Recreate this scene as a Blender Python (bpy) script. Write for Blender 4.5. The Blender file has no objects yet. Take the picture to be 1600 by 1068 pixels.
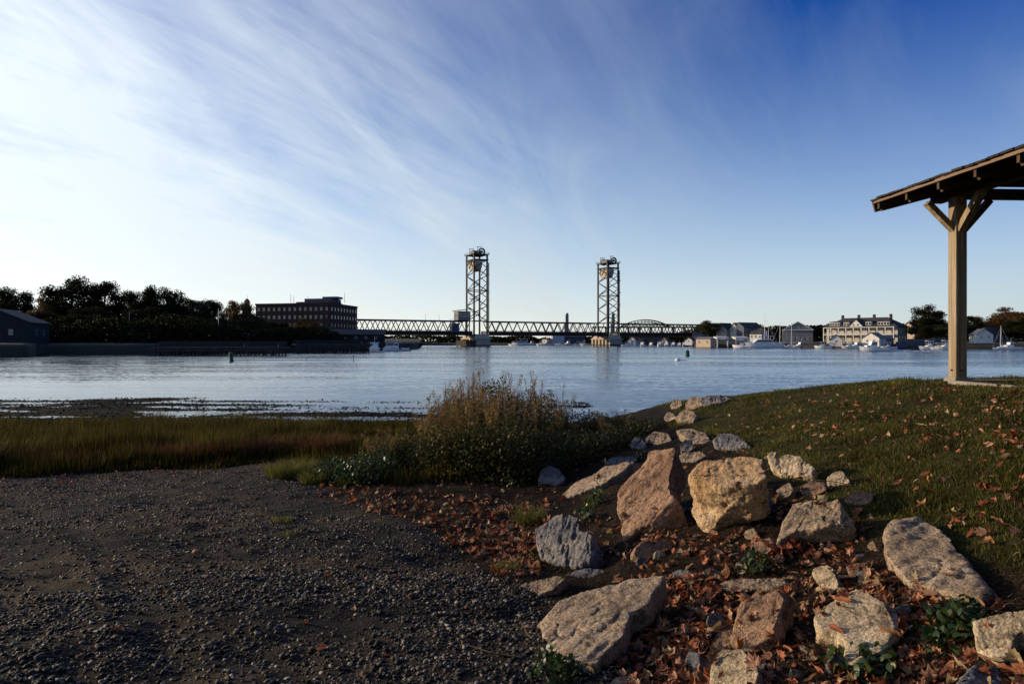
import bpy, bmesh, math, random
import numpy as np
from mathutils import Vector, Matrix, Euler, noise as mnoise
from mathutils.bvhtree import BVHTree

R = math.radians
rng = random.Random(7)
nr = np.random.default_rng(11)
SC = bpy.context.scene
COL = SC.collection

# ------------------------------------------------------------------ camera, sky, sun, exposure
EYE = 3.0                      # metres above the river
FPX = 1067.0                   # focal length in pixels of the 1600 px wide photograph (24 mm)
cam_d = bpy.data.cameras.new("camera")
cam_d.lens = 24.0; cam_d.sensor_width = 36.0
cam_d.clip_start = 0.05; cam_d.clip_end = 30000
cam = bpy.data.objects.new("camera", cam_d); COL.objects.link(cam)
cam.location = (0, 0, EYE); cam.rotation_euler = (R(90), 0, 0)
SC.camera = cam

SUN_AZ, SUN_EL = -76.0, 11.5   # degrees; azimuth clockwise from the view direction (+Y)
SUN_DIR = Vector((math.sin(R(SUN_AZ)) * math.cos(R(SUN_EL)), math.cos(R(SUN_AZ)) * math.cos(R(SUN_EL)), math.sin(R(SUN_EL))))
SKY_STRENGTH = 0.075
sun_d = bpy.data.lights.new("sun", 'SUN'); sun_d.energy = 5.0; sun_d.angle = R(0.53); sun_d.color = (1.0, 0.77, 0.50)
sun = bpy.data.objects.new("sun", sun_d); COL.objects.link(sun)
sun.rotation_euler = SUN_DIR.to_track_quat('Z', 'Y').to_euler()
sun.location = (-60, 30, 40)

SC.view_settings.view_transform = 'Standard'; SC.view_settings.look = 'None'
SC.view_settings.exposure = 0.0; SC.view_settings.gamma = 1.0
SC.view_settings.use_curve_mapping = False
SC.render.engine = 'CYCLES'
SC.cycles.use_denoising = True
SC.cycles.max_bounces = 6; SC.cycles.diffuse_bounces = 2; SC.cycles.glossy_bounces = 3
SC.cycles.transparent_max_bounces = 8; SC.cycles.transmission_bounces = 3
SC.cycles.caustics_reflective = False; SC.cycles.caustics_refractive = False
SC.cycles.sample_clamp_indirect = 4.0

def sky_world():
    w = bpy.data.worlds.new("World"); SC.world = w; w.use_nodes = True
    nt = w.node_tree; N = nt.nodes; L = nt.links; N.clear()
    def nd(t, **k):
        n = N.new(t)
        for a, v in k.items(): setattr(n, a, v)
        return n
    def mth(op, a, b=None, c=None, clamp=False):
        n = nd('ShaderNodeMath', operation=op); n.use_clamp = clamp
        for i, s in enumerate((a, b, c)):
            if s is None: continue
            if hasattr(s, 'is_linked'): L.new(s, n.inputs[i])
            else: n.inputs[i].default_value = s
        return n.outputs[0]
    sky = nd('ShaderNodeTexSky', sky_type='NISHITA')
    sky.sun_disc = False; sky.sun_elevation = R(SUN_EL); sky.sun_rotation = R(SUN_AZ)
    sky.altitude = 0; sky.air_density = 1.0; sky.dust_density = 0.6; sky.ozone_density = 2.2
    tc = nd('ShaderNodeTexCoord'); sep = nd('ShaderNodeSeparateXYZ'); L.new(tc.outputs['Generated'], sep.inputs[0])
    x, y, z = sep.outputs
    zp = mth('MAXIMUM', z, 0.0)
    zz = mth('ADD', zp, 0.34)
    u = mth('DIVIDE', x, zz); v = mth('DIVIDE', y, zz)      # where the view ray meets a high flat cloud layer
    def noise(us, vs, off, scale, detail, rough, dist, rot):
        c = nd('ShaderNodeCombineXYZ'); L.new(u, c.inputs[0]); L.new(v, c.inputs[1])
        r = nd('ShaderNodeVectorRotate', rotation_type='Z_AXIS'); L.new(c.outputs[0], r.inputs['Vector']); r.inputs['Angle'].default_value = R(rot)
        m = nd('ShaderNodeMapping'); L.new(r.outputs[0], m.inputs[0])
        m.inputs['Scale'].default_value = (us, vs, 1); m.inputs['Location'].default_value = off
        n = nd('ShaderNodeTexNoise'); L.new(m.outputs[0], n.inputs['Vector'])
        n.inputs['Scale'].default_value = scale; n.inputs['Detail'].default_value = detail
        n.inputs['Roughness'].default_value = rough; n.inputs['Distortion'].default_value = dist
        return n.outputs['Fac']
    def ss(val, a, b):
        n = nd('ShaderNodeMapRange', interpolation_type='SMOOTHSTEP'); L.new(val, n.inputs[0])
        n.inputs[1].default_value = a; n.inputs[2].default_value = b
        return n.outputs[0]
    streak = noise(1.0, 0.34, (3.1, 1.7, 0), 2.9, 8, 0.58, 1.5, 32)
    veil = noise(0.9, 0.5, (8.4, 2.0, 0), 1.6, 4, 0.5, 0.9, 10)
    fine = noise(1.6, 0.28, (1.0, 5.0, 0), 6.5, 7, 0.62, 1.2, 38)
    # the cirrus bank lies to the left and thins out away from it
    dot = nd('ShaderNodeVectorMath', operation='DOT_PRODUCT'); L.new(tc.outputs['Generated'], dot.inputs[0])
    dot.inputs[1].default_value = (math.sin(R(-47)), math.cos(R(-47)), 0)
    bank = ss(mth('ADD', dot.outputs['Value'], mth('MULTIPLY', mth('SUBTRACT', 0.20, z), 0.55)), 0.46, 1.02)
    wave = mth('ADD', mth('MULTIPLY', mth('SUBTRACT', streak, 0.5), 1.7), mth('MULTIPLY', mth('SUBTRACT', veil, 0.5), 1.3))
    wave = mth('ADD', wave, mth('MULTIPLY', mth('SUBTRACT', fine, 0.5), 0.7))
    amp = mth('MULTIPLY_ADD', mth('MULTIPLY', bank, mth('SUBTRACT', 1.35, bank)), 1.25, 0.20)
    ds = nd('ShaderNodeVectorMath', operation='DOT_PRODUCT'); L.new(tc.outputs['Generated'], ds.inputs[0]); ds.inputs[1].default_value = SUN_DIR
    fs = mth('POWER', mth('MULTIPLY_ADD', ds.outputs['Value'], 0.5, 0.5, clamp=True), 2.2)   # scattering is strongest towards the sun
    thin = mth('MAXIMUM', mth('MULTIPLY_ADD', fs, 0.52, -0.085), 0.0)
    thin = mth('ADD', thin, mth('MULTIPLY', ss(dot.outputs['Value'], 0.12, 0.80), 0.19))
    dens = mth('ADD', mth('MULTIPLY_ADD', bank, 0.40, thin), mth('MULTIPLY', wave, amp))
    dens = mth('MINIMUM', mth('MAXIMUM', dens, 0.0), 0.93)
    K = 1.0 / SKY_STRENGTH
    def glow(col, a, b):
        n = nd('ShaderNodeVectorMath', operation='SCALE'); n.inputs[0].default_value = col; L.new(mth('MULTIPLY_ADD', fs, b * K, a * K), n.inputs['Scale']); return n.outputs[0]
    ca = nd('ShaderNodeVectorMath', operation='ADD'); L.new(glow((0.70, 0.96, 1.16), 0.43, 0.0), ca.inputs[0]); L.new(glow((1.0, 0.985, 0.97), 0.0, 0.82), ca.inputs[1]); cc = ca.outputs[0]
    hc = glow((0.74, 0.99, 1.13), 0.86, 0.50)
    lc = glow((1.0, 0.96, 0.80), 0.54, 1.0)
    inv = mth('SUBTRACT', 1.0, zp, clamp=True)
    hazy = mth('MULTIPLY', mth('MAXIMUM', mth('SUBTRACT', mth('POWER', inv, 4.2), 0.10), 0.0), 1.10)
    low = mth('MULTIPLY', mth('POWER', inv, 14.0), 0.88)
    tint = nd('ShaderNodeVectorMath', operation='MULTIPLY'); L.new(sky.outputs[0], tint.inputs[0]); tint.inputs[1].default_value = (0.12, 0.68, 1.90)
    def mixc(f, p, q):
        n = nd('ShaderNodeMix', data_type='RGBA'); L.new(f, n.inputs[0]); L.new(p, n.inputs[6]); L.new(q, n.inputs[7]); return n.outputs[2]
    col = mixc(low, mixc(dens, mixc(hazy, tint.outputs[0], hc), cc), lc)
    bg = nd('ShaderNodeBackground'); L.new(col, bg.inputs[0]); bg.inputs[1].default_value = SKY_STRENGTH
    out = nd('ShaderNodeOutputWorld'); L.new(bg.outputs[0], out.inputs[0])
sky_world()

# ------------------------------------------------------------------ helpers
def P(px, py, d):
    """a point of the place at distance d, seen at that pixel of the photograph"""
    return Vector(((px - 800) / FPX * d, d, EYE - (py - 534) / FPX * d))
def X(px, d): return (px - 800) / FPX * d
def Z(py, d): return EYE - (py - 534) / FPX * d

def tag(o, label=None, cat=None, group=None, kind=None):
    if label: o["label"] = label
    if cat: o["category"] = cat
    if group: o["group"] = group
    if kind: o["kind"] = kind
    return o
def link(o, parent=None):
    COL.objects.link(o)
    if parent is not None: o.parent = parent
    return o
def empty(name, loc=(0, 0, 0), rz=0.0, scale=None):
    o = bpy.data.objects.new(name, None); o.empty_display_size = 0.2
    o.location = loc; o.rotation_euler = (0, 0, rz)
    if scale is not None: o.scale = scale
    return link(o)
def copy_tree(o, parent=None):
    c = o.copy(); link(c, parent)
    for ch in list(o.children): copy_tree(ch, c)
    return c
def obj(name, mesh, parent=None):
    return link(bpy.data.objects.new(name, mesh), parent)

class MB:
    def __init__(s): s.V = []; s.F = []
    def add(s, V, F):
        n = len(s.V); s.V += [tuple(v) for v in V]; s.F += [tuple(i + n for i in f) for f in F]; return s
    def box(s, c, size, rz=0.0, top=1.0):
        hx, hy, hz = size[0] / 2, size[1] / 2, size[2] / 2
        pts = [(-hx, -hy, -hz), (hx, -hy, -hz), (hx, hy, -hz), (-hx, hy, -hz),
               (-hx * top, -hy * top, hz), (hx * top, -hy * top, hz), (hx * top, hy * top, hz), (-hx * top, hy * top, hz)]
        ca, sa = math.cos(rz), math.sin(rz)
        V = [(c[0] + x * ca - y * sa, c[1] + x * sa + y * ca, c[2] + z) for x, y, z in pts]
        return s.add(V, [(0, 3, 2, 1), (4, 5, 6, 7), (0, 1, 5, 4), (1, 2, 6, 5), (2, 3, 7, 6), (3, 0, 4, 7)])
    def bar(s, p, q, w, h=None, up=(0, 0, 1)):
        p, q = Vector(p), Vector(q); h = h or w; d = (q - p).normalized(); u = Vector(up)
        if abs(d.dot(u)) > 0.97: u = Vector((1, 0, 0)) if abs(d.x) < 0.9 else Vector((0, 1, 0))
        a = d.cross(u).normalized(); b = a.cross(d).normalized()
        V = [e + a * (i * w / 2) + b * (j * h / 2) for e in (p, q) for i, j in ((-1, -1), (1, -1), (1, 1), (-1, 1))]
        return s.add(V, [(0, 3, 2, 1), (4, 5, 6, 7), (0, 1, 5, 4), (1, 2, 6, 5), (2, 3, 7, 6), (3, 0, 4, 7)])
    def tube(s, p, q, r0, r1=None, n=8, cap=True):
        p, q = Vector(p), Vector(q); r1 = r0 if r1 is None else r1; d = (q - p).normalized()
        u = Vector((0, 0, 1)) if abs(d.z) < 0.95 else Vector((1, 0, 0))
        a = d.cross(u).normalized(); b = d.cross(a).normalized()
        V = [e + (a * math.cos(t) + b * math.sin(t)) * r for e, r in ((p, r0), (q, r1)) for t in [2 * math.pi * k / n for k in range(n)]]
        F = [(k, (k + 1) % n, n + (k + 1) % n, n + k) for k in range(n)]
        if cap: F += [tuple(range(n - 1, -1, -1)), tuple(range(n, 2 * n))]
        return s.add(V, F)
    def prism(s, poly, z0, z1):
        n = len(poly)
        V = [(x, y, z0) for x, y in poly] + [(x, y, z1) for x, y in poly]
        F = [(k, (k + 1) % n, n + (k + 1) % n, n + k) for k in range(n)] + [tuple(range(n - 1, -1, -1)), tuple(range(n, 2 * n))]
        return s.add(V, F)
    def extrude(s, pts, vec):
        n = len(pts); vec = Vector(vec)
        V = [Vector(p) for p in pts]; V += [p + vec for p in V]
        F = [(k, (k + 1) % n, n + (k + 1) % n, n + k) for k in range(n)] + [tuple(range(n - 1, -1, -1)), tuple(range(n, 2 * n))]
        return s.add(V, F)
    def lathe(s, c, prof, n=14):
        V = []; F = []
        for r, z in prof:
            V += [(c[0] + r * math.cos(2 * math.pi * k / n), c[1] + r * math.sin(2 * math.pi * k / n), c[2] + z) for k in range(n)]
        for i in range(len(prof) - 1):
            F += [(i * n + k, i * n + (k + 1) % n, (i + 1) * n + (k + 1) % n, (i + 1) * n + k) for k in range(n)]
        F += [tuple(range(n - 1, -1, -1)), tuple(range((len(prof) - 1) * n, len(prof) * n))]
        return s.add(V, F)
    def mesh(s, name, mat, smooth=False):
        m = bpy.data.meshes.new(name); m.from_pydata([tuple(v) for v in s.V], [], s.F); m.update()
        bm = bmesh.new(); bm.from_mesh(m); bmesh.ops.recalc_face_normals(bm, faces=bm.faces); bm.to_mesh(m); bm.free()
        if mat: m.materials.append(mat)
        if smooth: m.polygons.foreach_set("use_smooth", [True] * len(m.polygons))
        return m
    def build(s, name, mat, parent=None, smooth=False):
        return obj(name, s.mesh(name, mat, smooth), parent)

def np_mesh(name, V, F, mat, smooth=False):
    """V (n,3) float, F (m,k) int with one k"""
    V = np.ascontiguousarray(V, dtype=np.float32); F = np.ascontiguousarray(F, dtype=np.int32)
    m = bpy.data.meshes.new(name); k = F.shape[1]
    m.vertices.add(len(V)); m.vertices.foreach_set("co", V.ravel())
    m.loops.add(F.size); m.loops.foreach_set("vertex_index", F.ravel())
    m.polygons.add(len(F)); m.polygons.foreach_set("loop_start", np.arange(0, F.size, k, dtype=np.int32))
    if smooth: m.polygons.foreach_set("use_smooth", np.ones(len(F), dtype=bool))
    m.update(calc_edges=True); m.validate()
    if mat: m.materials.append(mat)
    return m
def scatter(baseV, baseF, loc, rot, scl):
    """join many transformed copies of a tiny mesh; rot (n,3,3), scl (n,3)"""
    n = len(loc); k = len(baseV)
    V = np.einsum('nij,nkj->nki', rot, baseV[None] * scl[:, None, :]) + loc[:, None, :]
    F = (baseF[None] + (np.arange(n) * k)[:, None, None]).reshape(-1, baseF.shape[1])
    return V.reshape(-1, 3), F
def rotmats(az, tilt, roll):
    ca, sa = np.cos(az), np.sin(az); ct, st = np.cos(tilt), np.sin(tilt); cr, sr = np.cos(roll), np.sin(roll)
    o = np.zeros_like(az); i = np.ones_like(az)
    A = np.stack([np.stack([ca, -sa, o], -1), np.stack([sa, ca, o], -1), np.stack([o, o, i], -1)], 1)
    B = np.stack([np.stack([i, o, o], -1), np.stack([o, ct, -st], -1), np.stack([o, st, ct], -1)], 1)
    C = np.stack([np.stack([cr, o, sr], -1), np.stack([o, i, o], -1), np.stack([-sr, o, cr], -1)], 1)
    return A @ B @ C

# value noise on numpy arrays
def _hash(ix, iy, seed):
    h = (ix.astype(np.int64) * 374761393 + iy.astype(np.int64) * 668265263 + seed * 974711) & 0x7fffffff
    h = ((h ^ (h >> 13)) * 1274126177) & 0x7fffffff
    return ((h ^ (h >> 16)) & 0xffff) / 65535.0
def vnoise(x, y, seed=0):
    x = np.asarray(x, float); y = np.asarray(y, float)
    ix = np.floor(x); iy = np.floor(y); fx = x - ix; fy = y - iy
    fx = fx * fx * (3 - 2 * fx); fy = fy * fy * (3 - 2 * fy)
    a = _hash(ix, iy, seed); b = _hash(ix + 1, iy, seed); c = _hash(ix, iy + 1, seed); d = _hash(ix + 1, iy + 1, seed)
    return (a * (1 - fx) + b * fx) * (1 - fy) + (c * (1 - fx) + d * fx) * fy
def _hash3(ix, iy, iz, seed):
    h = (ix.astype(np.int64) * 374761393 + iy.astype(np.int64) * 668265263 + iz.astype(np.int64) * 2147483 + seed * 974711) & 0x7fffffff
    h = ((h ^ (h >> 13)) * 1274126177) & 0x7fffffff
    h = ((h ^ (h >> 15)) * 668265263) & 0x7fffffff
    return ((h ^ (h >> 16)) & 0xffff) / 65535.0
def vnoise3(p, seed=0):
    """smooth noise in -1..1 at the points p (n, 3)"""
    i = np.floor(p); f = p - i; f = f * f * f * (f * (f * 6 - 15) + 10); r = 0
    for dx in (0, 1):
        for dy in (0, 1):
            for dz in (0, 1):
                w = (f[:, 0] if dx else 1 - f[:, 0]) * (f[:, 1] if dy else 1 - f[:, 1]) * (f[:, 2] if dz else 1 - f[:, 2])
                r = r + w * _hash3(i[:, 0] + dx, i[:, 1] + dy, i[:, 2] + dz, seed)
    return r * 2 - 1
def fbm(x, y, seed=0, oct=4, gain=0.5):
    s = 0; a = 1; t = 0
    for k in range(oct):
        s = s + a * (vnoise(x * 2 ** k, y * 2 ** k, seed + k * 17) - 0.5); t += a; a *= gain
    return s / t
def sstep(a, b, x):
    t = np.clip((np.asarray(x, float) - a) / (b - a), 0, 1); return t * t * (3 - 2 * t)

# ------------------------------------------------------------------ materials
def mat(name, cols, scale=4.0, rough=0.8, bump=0.0, bscale=None, src='noise', stretch=(1, 1, 1), detail=6, spec=0.35,
        metal=0.0, translucent=0.0, bdist=0.02, jitter=0.0):
    """cols: colours of a ramp read by noise, by the island (src='island') or by the object (src='object')"""
    m = bpy.data.materials.new(name); m.use_nodes = True
    nt = m.node_tree; N = nt.nodes; L = nt.links
    bs = N['Principled BSDF']; out = N['Material Output']
    bs.inputs['Roughness'].default_value = rough; bs.inputs['Metallic'].default_value = metal
    bs.inputs['Specular IOR Level'].default_value = spec
    tc = N.new('ShaderNodeTexCoord'); mp = N.new('ShaderNodeMapping'); L.new(tc.outputs['Object'], mp.inputs[0]); mp.inputs['Scale'].default_value = stretch
    nz = N.new('ShaderNodeTexNoise'); L.new(mp.outputs[0], nz.inputs['Vector']); nz.inputs['Scale'].default_value = scale; nz.inputs['Detail'].default_value = detail
    nz.inputs['Roughness'].default_value = 0.6
    rp = N.new('ShaderNodeValToRGB'); el = rp.color_ramp.elements
    lo, hi = (0.3, 0.7) if src == 'noise' else (0.0, 1.0)
    while len(el) < len(cols): el.new(0.5)
    for k, c in enumerate(cols):
        el[k].position = lo + (hi - lo) * k / max(1, len(cols) - 1); el[k].color = (*c, 1)
    if src == 'island':
        g = N.new('ShaderNodeNewGeometry'); f = g.outputs['Random Per Island']
    elif src == 'object':
        g = N.new('ShaderNodeObjectInfo'); f = g.outputs['Random']
    else: f = nz.outputs['Fac']
    L.new(f, rp.inputs[0]); colout = rp.outputs[0]
    if jitter:
        hsv = N.new('ShaderNodeHueSaturation'); mr = N.new('ShaderNodeMapRange')
        L.new(nz.outputs['Fac'], mr.inputs[0]); mr.inputs[1].default_value = 0.3; mr.inputs[2].default_value = 0.7
        mr.inputs[3].default_value = 1 - jitter; mr.inputs[4].default_value = 1 + jitter
        L.new(mr.outputs[0], hsv.inputs['Value']); L.new(colout, hsv.inputs['Color']); colout = hsv.outputs[0]
    L.new(colout, bs.inputs['Base Color'])
    if bump:
        n2 = N.new('ShaderNodeTexNoise'); L.new(mp.outputs[0], n2.inputs['Vector']); n2.inputs['Scale'].default_value = bscale or scale * 3; n2.inputs['Detail'].default_value = 8
        n2.inputs['Roughness'].default_value = 0.65
        b = N.new('ShaderNodeBump'); b.inputs['Strength'].default_value = bump; b.inputs['Distance'].default_value = bdist
        L.new(n2.outputs['Fac'], b.inputs['Height']); L.new(b.outputs[0], bs.inputs['Normal'])
    if translucent:
        tr = N.new('ShaderNodeBsdfTranslucent'); L.new(colout, tr.inputs[0]); mx = N.new('ShaderNodeMixShader'); mx.inputs[0].default_value = translucent
        L.new(bs.outputs[0], mx.inputs[1]); L.new(tr.outputs[0], mx.inputs[2]); L.new(mx.outputs[0], out.inputs[0])
    return m
M = {}
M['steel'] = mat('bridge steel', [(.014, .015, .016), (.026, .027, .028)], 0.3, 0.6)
M['concrete'] = mat('pier concrete', [(.34, .285, .225), (.48, .42, .34)], 0.35, 0.9, 0.3, 1.5)
M['tan'] = mat('counterweight concrete', [(.40, .32, .24), (.52, .44, .34)], 0.3, 0.9)
M['asphalt'] = mat('deck asphalt', [(.04, .04, .045), (.06, .06, .065)], 1.0, 0.9)
M['white'] = mat('white paint', [(.50, .49, .47), (.62, .61, .58)], 0.8, 0.6)
M['cream'] = mat('cream clapboard', [(.40, .37, .31), (.50, .46, .39)], 0.6, 0.8)
M['tanwall'] = mat('tan clapboard', [(.50, .40, .28), (.62, .50, .36)], 0.6, 0.8)
M['grey'] = mat('grey shingle', [(.14, .145, .15), (.22, .22, .225)], 0.7, 0.85)
M['bluegrey'] = mat('blue grey siding', [(.05, .062, .09), (.085, .10, .135)], 0.6, 0.8)
M['slate'] = mat('dark roof', [(.028, .028, .032), (.055, .052, .055)], 0.8, 0.85)
M['redroof'] = mat('red brown roof', [(.10, .045, .03), (.15, .07, .045)], 0.8, 0.85)
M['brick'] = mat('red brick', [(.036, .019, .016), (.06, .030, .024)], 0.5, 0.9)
M['glass'] = mat('window glass', [(.02, .028, .035), (.04, .05, .055)], 0.2, 0.08, spec=0.8)
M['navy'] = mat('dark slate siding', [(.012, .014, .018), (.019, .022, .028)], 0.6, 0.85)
M['wharf'] = mat('wharf timber', [(.030, .026, .022), (.060, .050, .042)], 0.8, 0.9)
M['bark'] = mat('bark', [(.035, .026, .02), (.07, .055, .042)], 3, 0.95, stretch=(1, 1, .2))
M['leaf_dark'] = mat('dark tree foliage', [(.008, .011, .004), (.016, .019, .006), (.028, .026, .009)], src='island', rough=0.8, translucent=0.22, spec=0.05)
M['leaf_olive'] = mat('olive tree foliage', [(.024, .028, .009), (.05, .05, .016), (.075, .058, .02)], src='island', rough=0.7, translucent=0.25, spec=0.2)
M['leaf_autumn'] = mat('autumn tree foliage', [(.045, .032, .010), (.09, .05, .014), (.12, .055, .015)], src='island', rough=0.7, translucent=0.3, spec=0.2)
M['hull'] = mat('white boat hull', [(.74, .74, .73), (.82, .82, .80)], 0.5, 0.25, spec=0.5)
M['hullblue'] = mat('blue boat hull', [(.03, .06, .13), (.05, .085, .17)], 0.5, 0.25, spec=0.5)
M['canvas'] = mat('sail cover', [(.52, .47, .39), (.64, .59, .5)], 2, 0.9)
M['black'] = mat('black plastic', [(.015, .015, .016), (.03, .03, .03)], 2, 0.5)
M['alu'] = mat('aluminium', [(.55, .56, .57), (.66, .66, .67)], 2, 0.35, metal=0.6)
M['buoygreen'] = mat('green buoy paint', [(.008, .06, .03), (.012, .09, .045)], 2, 0.5)
M['buoywhite'] = mat('white buoy plastic', [(.62, .64, .68), (.75, .76, .78)], 2, 0.4)
M['earthbank'] = mat('far bank', [(.022, .022, .016), (.045, .042, .028), (.06, .05, .035)], 0.06, 0.95)
# ------------------------------------------------------------------ near ground
_LY = np.array([-60, -10, 0, 5, 10, 13, 18, 22, 26, 30, 34, 38, 44, 60, 200])
_LZ = np.array([2.2, 1.5, 1.36, 1.22, 1.05, .93, .66, .12, .01, -.02, -.03, -.12, -.4, -2.5, -3.0])
def base_z(x, y):
    x = np.asarray(x, float); y = np.asarray(y, float)
    z = np.interp(y, _LY, _LZ)
    rise = np.where(x > .7, (x - .7) * .262, 0.0); rise = np.minimum(rise, 1.62 + (x - 6.9) * 0.03)
    rise = np.where(x > .7, np.maximum(rise, 0), 0)
    yc = np.clip(15.2 - 2.3 * (x - 4.1), 9.3, 15.5); fall = 1 - sstep(yc - .3, yc + 7.5, y)
    z = z + rise * fall - .9 * sstep(3, 9, x) * sstep(17, 26, y)
    z = np.minimum(z, 2.43 + .0 * x)
    z = z + np.where(y > 19, .012 * (1 - sstep(-17, -8, x)) - .012 * sstep(-10, -3, x) * (1 - sstep(0, 3, x)), 0) * sstep(19, 23, y)
    z = z + .055 * sstep(1.5, 4, x) * (1 - sstep(7.5, 12, x)) * np.exp(-((y - 34) / 1.6) ** 2) - .12 * sstep(0, 2, x) * np.exp(-((y - 28) / 2.5) ** 2)
    # the bank of the rock heap drops towards the beach on its left
    z = z + .16 * np.exp(-(((x - 1.9) / 1.1) ** 2 + ((y - 6.6) / 1.6) ** 2))
    z = z - .18 * sstep(-2, -9, x) * sstep(0, 8, y) * (1 - sstep(14, 20, y))
    return z
def lawn_mask(x, y):
    e = 2.35 + .10 * (y - 5) + .35 * fbm(np.asarray(x) * .9, np.asarray(y) * .9, 5, 3)
    e = np.where(np.asarray(y) < 5.0, e + (5.0 - np.asarray(y)) * .42, e)
    return sstep(-.15, .25, np.asarray(x) - e)
def beach_mask(x, y):
    """1 on the gravel track"""
    x = np.asarray(x, float); y = np.asarray(y, float); w = fbm(x * .6, y * .6, 9, 4)
    far = 10.4 - .05 * (x + 7.6) ** 2 * (x < -7.6) + .34 * (x + 7.6) + 1.6 * w
    far = np.where(x > -4.2, 11.6 - (x + 4.2) * 1.55 + 1.2 * w, far)
    far = np.maximum(far, 3.2)
    m = 1 - sstep(-.4, .6, y - far)
    return m * (1 - sstep(0.0, .7, x - .25 - .10 * (y - 3) + .8 * w))
def mud_mask(x, y): return sstep(17.5, 20.5, np.asarray(y) + 2.5 * fbm(np.asarray(x) * .15, np.asarray(y) * .3, 3, 3))
def gz(x, y):
    x = np.asarray(x, float); y = np.asarray(y, float)
    z = base_z(x, y)
    b = beach_mask(x, y); l = lawn_mask(x, y); m = mud_mask(x, y)
    z = z + .10 * fbm(x * .35, y * .35, 21, 3)
    near = np.clip(1.3 - y / 26, 0, 1)
    z = z + b * (.13 * fbm(x * 1.1 + .4 * y, y * 1.6, 31, 5, .6) + .034 * fbm(x * 7, y * 7, 33, 3, .6)) * near
    ru = (x + .62 * (y - 3.2) + .035 * (y - 3) ** 2) + .12 * np.sin(y * .9)
    for off in (1.0, 2.5, -1.6, -3.2): z = z - b * near * (.016 * np.exp(-((ru - off) / .15) ** 2) - .010 * np.exp(-((np.abs(ru - off) - .27) / .10) ** 2))
    z = z + l * .05 * fbm(x * 1.5, y * 1.5, 35, 3)
    z = z + (1 - b) * (1 - l) * (1 - m) * .17 * fbm(x * 1.8, y * 1.8, 37, 5, .62) * near
    z = z + m * (.26 * fbm(x * .16, y * 1.1, 41, 5, .6) + .04 * fbm(x * 1.2, y * 3, 43, 3))
    return z
_GX, _GY, _GS = -14.0, 1.4, .03
_GZ = gz(*np.meshgrid(_GX + _GS * np.arange(900), _GY + _GS * np.arange(1000))).tolist()
def gzf(x, y):
    """quick look-up of the ground height near the camera"""
    i = (x - _GX) / _GS; j = (y - _GY) / _GS
    if not (0 <= i < 898 and 0 <= j < 998): return float(gz(x, y))
    a, b = int(i), int(j); u, v = i - a, j - b; r0, r1 = _GZ[b], _GZ[b + 1]
    return (r0[a] * (1 - u) + r0[a + 1] * u) * (1 - v) + (r1[a] * (1 - u) + r1[a + 1] * u) * v
def G(px, py, h=0.0):
    """walk the view ray of a pixel until it meets the near ground (raised by h)"""
    dx, dz = (px - 800) / FPX, -(py - 534) / FPX
    dd = 1.6
    while dd < 59 and EYE + dz * dd > gzf(dd * dx, dd) + h: dd *= 1.03
    lo = dd / 1.03
    for _ in range(10):
        m = (lo + dd) / 2
        if EYE + dz * m > gzf(m * dx, m) + h: lo = m
        else: dd = m
    return Vector((dx * dd, dd, EYE + dz * dd))

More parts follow.
